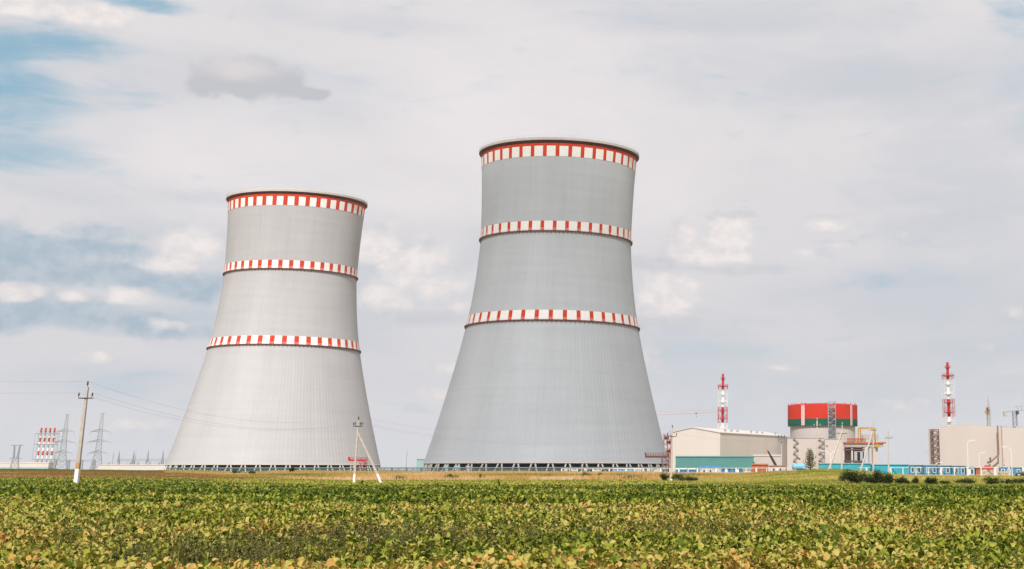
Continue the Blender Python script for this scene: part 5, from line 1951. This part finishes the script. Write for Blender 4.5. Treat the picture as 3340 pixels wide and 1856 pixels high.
ws = [(1634, 150, 32, 'tall dark weed in the crop below the right tower left half'), (2017, 76, 34, 'bushy dark weed in the crop below the light blue containers'), (1430, 160, 18, 'small weed at the crop edge left of the tall dark one'),
      (905, 110, 22, 'weed at the crop edge below the left cooling tower'), (846, 120, 20, 'thin weed left of the one under the left tower'), (970, 105, 16, 'short weed right of the one under the left tower'), (1185, 190, 18, 'weed bushing out between pole and strut foot')]
for i, a in enumerate(ws): weed(*a, 200 + i)

# patches of thin dark weeds in the middle of the field
VS, FS, TS = [], [], []; off = 0
for px_, D_, rx_, ry_, n in ((1450, 27.5, 1.5, 1.3, 260), (1030, 26.5, 1.0, 1.0, 150), (1640, 28.5, 1.0, 1.4, 130), (870, 23, .8, .8, 260), (640, 24.0, .9, .8, 200), (2230, 33, 1.3, 1.5, 300), (300, 30, .7, .8, 150), (1180, 30, .9, 1.2, 250)):
    x0 = AX(px_, D_)
    X = x0 + rng.normal(0, rx_, n); Y = D_ + rng.normal(0, ry_, n)
    H = rng.uniform(.4, .72, n)
    push(*blades(X, Y, H, rng.uniform(.004, .009, n), np.clip(rng.normal(.35, .25, n), 0, 1), .25))
    m_ = n * 5
    k = rng.integers(0, n, m_); q = rng.uniform(.55, 1.0, m_)
    P = np.stack([X[k] + rng.normal(0, .04, m_), Y[k] + rng.normal(0, .04, m_), H[k] * q], 1)
    L = rng.uniform(.03, .075, m_)
    push(*quad_leaves(P, rng.uniform(0, 2 * PI, m_), rng.normal(.4, .4, m_), L, L * .3, np.clip(rng.normal(.42, .25, m_), 0, 1)))
o = np_mesh('field_weeds', np.concatenate(VS), np.concatenate(FS), np.concatenate(TS), M['weed'], smooth=False)
tag(o, 'patches of thin dark weeds growing through the crop', 'weeds', kind='stuff')

# ------------------------------------------------------------------ light, sky
SUN_EL, SUN_B = math.radians(44), math.radians(-3)      # elevation, bearing from straight behind the camera (minus = left)
sdir = Vector((math.sin(SUN_B) * math.cos(SUN_EL), -math.cos(SUN_B) * math.cos(SUN_EL), math.sin(SUN_EL)))
ld = bpy.data.lights.new('sun', 'SUN'); ld.energy = 4.3; ld.angle = math.radians(0.5); ld.color = (1.0, .95, .905)
lo = bpy.data.objects.new('sun', ld); COL.objects.link(lo)
lo.rotation_euler = (-sdir).to_track_quat('-Z', 'Y').to_euler()
lo.location = sdir * 300

# unseen cloud added high behind the viewer to cast shade on the right tower
def shade_cloud_mat():
    m = bpy.data.materials.new('thin shade cloud'); m.use_nodes = True
    nt = m.node_tree; L = nt.links.new
    for n_ in list(nt.nodes):
        if n_.type != 'OUTPUT_MATERIAL': nt.nodes.remove(n_)
    out = [n_ for n_ in nt.nodes if n_.type == 'OUTPUT_MATERIAL'][0]
    tc = nt.nodes.new('ShaderNodeTexCoord')
    nz = nt.nodes.new('ShaderNodeTexNoise'); nz.inputs['Scale'].default_value = .012; nz.inputs['Detail'].default_value = 5
    L(tc.outputs['Object'], nz.inputs['Vector'])
    # thinner towards the rim of the cloud
    ln = nt.nodes.new('ShaderNodeVectorMath'); ln.operation = 'LENGTH'
    mp = nt.nodes.new('ShaderNodeMapping'); mp.inputs['Scale'].default_value = (1 / 125, 1 / 135, 0)
    L(tc.outputs['Object'], mp.inputs['Vector']); L(mp.outputs[0], ln.inputs[0])
    ad = nt.nodes.new('ShaderNodeMath'); ad.operation = 'MULTIPLY_ADD'; L(nz.outputs['Fac'], ad.inputs[0]); ad.inputs[1].default_value = .7; L(ln.outputs['Value'], ad.inputs[2])
    mr = nt.nodes.new('ShaderNodeMapRange'); mr.inputs[1].default_value = 1.30; mr.inputs[2].default_value = .95
    mr.inputs[3].default_value = 0; mr.inputs[4].default_value = .32
    L(ad.outputs[0], mr.inputs[0])
    tr = nt.nodes.new('ShaderNodeBsdfTransparent'); df = nt.nodes.new('ShaderNodeBsdfTranslucent'); df.inputs[0].default_value = (.9, .9, .9, 1)
    mx = nt.nodes.new('ShaderNodeMixShader'); L(mr.outputs[0], mx.inputs[0]); L(tr.outputs[0], mx.inputs[1]); L(df.outputs[0], mx.inputs[2])
    L(mx.outputs[0], out.inputs['Surface'])
    return m


tc_ = Vector((-109.8, 739.8 - 45, 72))
cc = tc_ + sdir * ((1250 - tc_.z) / sdir.z)
b = MB()
b.lathe((cc.x, cc.y, cc.z), [(.1, -14), (60, -12), (105, -7), (150, 0), (110, 12), (55, 22), (.1, 26)], 64)
cl = b.build('cloud', shade_cloud_mat(), loc=tuple(cc), smooth=True)
tag(cl, 'thin shade cloud added unseen behind the viewer to shade the right tower', 'cloud', kind='structure')

# world
wd_ = bpy.data.worlds.new('World'); SC.world = wd_; wd_.use_nodes = True
nt = wd_.node_tree; L = nt.links.new
bg = nt.nodes['Background']; bg.inputs['Strength'].default_value = 0.1
sky = nt.nodes.new('ShaderNodeTexSky'); sky.sky_type = 'NISHITA'; sky.sun_disc = False
sky.sun_elevation = SUN_EL; sky.sun_rotation = math.atan2(sdir.x, sdir.y)
sky.altitude = 150; sky.air_density = 1.0; sky.dust_density = 1.5
geo = nt.nodes.new('ShaderNodeTexCoord')
sep = nt.nodes.new('ShaderNodeSeparateXYZ'); L(geo.outputs['Generated'], sep.inputs[0])


def mth(op, a, b_=None, c_=None, clamp=False):
    n_ = nt.nodes.new('ShaderNodeMath'); n_.operation = op; n_.use_clamp = clamp
    for i, v in enumerate((a, b_, c_)):
        if v is None: continue
        if isinstance(v, (int, float)): n_.inputs[i].default_value = v
        else: L(v, n_.inputs[i])
    return n_.outputs[0]


AZI = mth('ARCTAN2', sep.outputs['X'], sep.outputs['Y'])
ELE = mth('ARCSINE', sep.outputs['Z'])
comb = nt.nodes.new('ShaderNodeCombineXYZ'); L(AZI, comb.inputs[0]); L(ELE, comb.inputs[1])


def noise(scale, det=6, sx=1, sy=1, ox=0, oy=0, rough=.55, dist=0.0):
    mp = nt.nodes.new('ShaderNodeMapping'); mp.inputs['Scale'].default_value = (sx, sy, 1); mp.inputs['Location'].default_value = (ox, oy, 0)
    L(comb.outputs[0], mp.inputs['Vector'])
    n_ = nt.nodes.new('ShaderNodeTexNoise'); n_.inputs['Scale'].default_value = scale; n_.inputs['Detail'].default_value = det
    n_.inputs['Roughness'].default_value = rough; n_.inputs['Distortion'].default_value = dist
    L(mp.outputs[0], n_.inputs['Vector'])
    return n_.outputs['Fac']


nA = noise(18, 7, 1, 1.6)
nB = noise(18, 7, 1, 1.6, 5.3, 2.1)
nC = noise(52, 6, 1, 1.3, 1.7, 8.2)
wx = mth('ADD', mth('MULTIPLY', mth('SUBTRACT', nA, .5), 1.0), mth('MULTIPLY', mth('SUBTRACT', nC, .5), .45))
wy = mth('ADD', mth('MULTIPLY', mth('SUBTRACT', nB, .5), 1.0), mth('MULTIPLY', mth('SUBTRACT', nC, .5), .55))


def blob(px, py, rpx, rpy, soft, warp):
    """mask of a cloud patch at a direction; px etc in photo pixels turned into angles"""
    a0, e0 = azel(px, py)
    a1, _ = azel(px + rpx, py); _, e1 = azel(px, py - rpy)
    ra, re = abs(a1 - a0), abs(e1 - e0)
    u = mth('DIVIDE', mth('SUBTRACT', mth('MULTIPLY_ADD', wx, warp * ra, AZI), a0), ra)
    v = mth('DIVIDE', mth('SUBTRACT', mth('MULTIPLY_ADD', wy, warp * re, ELE), e0), re)
    d = mth('SQRT', mth('ADD', mth('MULTIPLY', u, u), mth('MULTIPLY', v, v)))
    mr = nt.nodes.new('ShaderNodeMapRange'); mr.interpolation_type = 'SMOOTHSTEP'
    mr.inputs[1].default_value = 1 + soft; mr.inputs[2].default_value = 1 - soft; mr.inputs[3].default_value = 0; mr.inputs[4].default_value = 1
    L(d, mr.inputs[0])
    return mr.outputs[0]


def mix(fac, a, b_):
    n_ = nt.nodes.new('ShaderNodeMix'); n_.data_type = 'RGBA'
    if isinstance(fac, (int, float)): n_.inputs[0].default_value = fac
    else: L(fac, n_.inputs[0])
    for i, v in ((6, a), (7, b_)):
        if isinstance(v, tuple): n_.inputs[i].default_value = (*[x * 10 for x in v], 1)
        else: L(v, n_.inputs[i])
    return n_.outputs[2]


def ramp(v, a, b_):
    mr = nt.nodes.new('ShaderNodeMapRange'); mr.interpolation_type = 'SMOOTHSTEP'
    mr.inputs[1].default_value = a; mr.inputs[2].default_value = b_
    L(v, mr.inputs[0]); return mr.outputs[0]


def field(lst):
    """soft 0..1 height field made of cloud patches: (px, py, rx, ry, weight)"""
    tot = None
    for (px, py, rx, ry, w_) in lst:
        a0, e0 = azel(px, py)
        a1, _ = azel(px + rx, py); _, e1 = azel(px, py - ry)
        ra, re = abs(a1 - a0), abs(e1 - e0)
        u = mth('DIVIDE', mth('SUBTRACT', mth('MULTIPLY_ADD', wx, .008, AZI), a0), ra)
        v = mth('DIVIDE', mth('SUBTRACT', mth('MULTIPLY_ADD', wy, .006, ELE), e0), re)
        d = mth('SQRT', mth('ADD', mth('MULTIPLY', u, u), mth('MULTIPLY', v, v)))
        mr = nt.nodes.new('ShaderNodeMapRange'); mr.interpolation_type = 'SMOOTHSTEP'
        mr.inputs[1].default_value = 1.9; mr.inputs[2].default_value = 0.1; mr.inputs[3].default_value = 0; mr.inputs[4].default_value = w_
        L(d, mr.inputs[0])
        tot = mr.outputs[0] if tot is None else mth('MAXIMUM', tot, mr.outputs[0])
    return tot


def cover(fld, nz, amp, lo, hi):
    k = 2.2 if nz is billow else 1.35
    e = .05 if nz is billow else .12
    return ramp(mth('ADD', fld, mth('MULTIPLY', mth('SUBTRACT', nz, .5), amp * k)), lo - e, hi + e)


wisp = noise(13, 8, 1, 3.4, 2.2, .6, .62, .5)
billow = noise(23, 9, 1, 1.3, 4.1, 3.3, .58)
billow2 = noise(70, 7, 1, 1.3, 9.1, 1.3, .6)
soft = noise(9, 6, 1, 2.2, 6.3, 2.7, .55, .4)
# high pale veil with slow tone changes
veil = noise(5.0, 7, 1, 2.6, 3.1, .4, .55, .5)
lowc = ramp(mth('ADD', ELE, mth('MULTIPLY', mth('SUBTRACT', soft, .5), .10)), .235, .10)
c0 = mix(ramp(veil, .38, .60), mix(lowc, (.66, .665, .70), (.62, .645, .69)), mix(lowc, (.765, .735, .75), (.71, .70, .725)))
c0 = mix(mth('MULTIPLY', ramp(wisp, .44, .66), .25), c0, (.81, .775, .785))
c0 = mix(mth('MULTIPLY', cover(field([(1700, 360, 520, 300, 1), (1250, 620, 420, 120, .8), (820, 520, 560, 200, .8), (1990, 560, 420, 260, .7)]), soft, .9, .25, .95), .85), c0, (.845, .805, .815))
c0 = mix(mth('MULTIPLY', cover(field([(2850, 260, 330, 80, 1), (2300, 80, 560, 50, .8), (3150, 640, 420, 200, .9), (2900, 980, 520, 130, .9), (1150, 70, 420, 45, .8), (780, 650, 300, 30, .8), (3100, 1140, 400, 60, .7), (1260, 1240, 260, 60, .6)]), wisp, 1.0, .35, 1.0), .6), c0, (.565, .60, .665))
# low blue grey air near the horizon
hz = mth('MULTIPLY', ramp(mth('ADD', ELE, mth('MULTIPLY', mth('SUBTRACT', soft, .5), .07)), .095, .0), .6)
c0 = mix(hz, c0, (.73, .745, .785))
# blue showing through
skyc = mix(.6, sky.outputs['Color'], (.24, .52, .66))
c0 = mix(mth('MULTIPLY', cover(field([(20, 250, 250, 190, 1.05), (180, 150, 230, 70, .85), (440, 8, 150, 26, .9), (20, 480, 300, 70, .75), (330, 280, 200, 60, .62), (3330, 50, 110, 60, .5)]), wisp, 1.7, .22, 1.15), .9), c0, skyc)
c0 = mix(mth('MULTIPLY', cover(field([(90, 800, 330, 30, .9), (600, 925, 150, 45, .9), (40, 840, 160, 22, 1.0), (620, 1030, 120, 30, .7), (120, 1050, 330, 40, .7), (300, 1250, 420, 80, .6), (3330, 330, 120, 200, .55), (2950, 900, 330, 60, .5), (2300, 1150, 330, 40, .5)]), wisp, 1.1, .30, .95), .55), c0, (.39, .535, .65))
# blue grey cloud bank on the left and scraps elsewhere
bank = cover(field([(150, 840, 400, 80, 1.1), (450, 890, 240, 66, 1), (120, 1020, 380, 66, 1.0), (500, 1060, 220, 46, .9), (330, 760, 200, 40, .7), (640, 960, 90, 50, .8)]), billow, 1.0, .30, .80)
c0 = mix(mth('MULTIPLY', bank, .85), c0, mix(ramp(billow2, .35, .65), (.37, .485, .58), (.50, .575, .65)))
# cumulus: sunny heads over greyer bodies
head = field([(40, 10, 260, 44, 1.05), (290, 50, 170, 46, 1), (440, 40, 120, 30, .7), (620, 790, 120, 84, 1), (560, 860, 160, 40, .8), (420, 968, 90, 38, .9), (240, 975, 70, 24, .85), (60, 960, 90, 34, .85), (590, 1060, 80, 26, .7), (320, 1160, 60, 26, .8), (130, 1150, 60, 20, .5),
              (1230, 810, 100, 72, 1.05), (1330, 880, 150, 84, 1.05), (1440, 935, 120, 60, 1), (1260, 960, 120, 70, .9), (1500, 1000, 70, 40, .7), (2230, 770, 46, 60, .9), (2380, 765, 96, 70, 1.1), (2330, 840, 190, 44, .9), (2190, 960, 140, 74, 1.05), (2260, 930, 70, 36, .8), (2160, 835, 60, 16, .7),
              (2680, 735, 110, 36, .8), (2610, 820, 62, 24, .85), (2750, 800, 60, 20, .8), (2430, 665, 70, 18, .6), (480, 1385, 110, 26, .85), (330, 1400, 90, 18, .6), (3220, 1130, 52, 46, .7), (3310, 1020, 50, 30, .7), (2540, 1200, 60, 14, .7), (1450, 1190, 70, 32, .8), (1420, 1290, 70, 26, .6), (2920, 1310, 110, 24, .6), (2480, 1330, 90, 30, .6), (2120, 1160, 60, 40, .6)])
hm = cover(head, billow, 1.15, .34, .76)
tone = mth('ADD', mth('MULTIPLY', ramp(billow2, .34, .64), .55), mth('MULTIPLY', ramp(head, .45, .95), .45))
c0 = mix(mth('MULTIPLY', hm, .92), c0, mix(tone, (.66, .655, .68), (.93, .86, .835)))
# grey flat bottoms below the heads
c0 = mix(mth('MULTIPLY', cover(field([(2400, 875, 260, 22, .9), (2120, 860, 110, 26, .9), (1380, 1035, 220, 26, .8), (560, 900, 150, 18, .8), (2680, 790, 120, 14, .7), (2330, 1050, 240, 22, .7), (2420, 700, 110, 14, .7), (2700, 700, 90, 10, .6), (300, 100, 200, 12, .5)]), billow, 1.0, .30, .95), .42), c0, (.53, .565, .62))
# lone lens shaped grey cloud
lens = cover(field([(800, 250, 178, 66, 1), (690, 272, 100, 44, .9), (900, 280, 120, 42, .9), (985, 300, 66, 24, .85), (1040, 306, 44, 22, .9)]), billow2, .75, .42, .60)
c0 = mix(mth('MULTIPLY', lens, .92), c0, (.545, .555, .595))
c0 = mix(mth('MULTIPLY', cover(field([(800, 222, 120, 40, 1)]), billow, .7, .15, .9), .8), c0, (.755, .71, .705))
L(c0, bg.inputs['Color'])

# summer haze: one closed box of even, very thin air round everything
hm_ = bpy.data.materials.new('haze air'); hm_.use_nodes = True
hn = hm_.node_tree
hn.nodes.remove(hn.nodes['Principled BSDF'])
pv = hn.nodes.new('ShaderNodeVolumePrincipled')
pv.inputs['Color'].default_value = (.93, .95, 1, 1); pv.inputs['Density'].default_value = HAZE; pv.inputs['Anisotropy'].default_value = .2
hn.links.new(pv.outputs[0], [n_ for n_ in hn.nodes if n_.type == 'OUTPUT_MATERIAL'][0].inputs['Volume'])
hb = MB(); hb.box((-300, 1150, 90), (3400, 2500, 184))
tag(hb.build('haze', hm_), 'thin bright summer haze over the whole plain', 'haze', kind='stuff')

# ------------------------------------------------------------------ camera and render settings
cd = bpy.data.cameras.new('camera'); cd.sensor_width = 36.0; cd.sensor_fit = 'HORIZONTAL'
cd.lens = F / 3340 * 36
cd.shift_x = (1670 - PPX) / 3340
cd.shift_y = -(928 - PPY) / 3340
cd.clip_start, cd.clip_end = 0.5, 20000
co = bpy.data.objects.new('camera', cd); COL.objects.link(co)
co.location = (0, 0, EYE); co.rotation_euler = (PI / 2 + TH, 0, 0)
SC.camera = co
SC.render.engine = 'CYCLES'
SC.view_settings.view_transform = 'Standard'; SC.view_settings.look = 'None'
SC.view_settings.exposure = 0; SC.view_settings.gamma = 1
SC.cycles.use_denoising = True
SC.cycles.volume_bounces = 0; SC.cycles.max_bounces = 8; SC.cycles.transparent_max_bounces = 12
SC.render.resolution_x, SC.render.resolution_y = 1024, 569
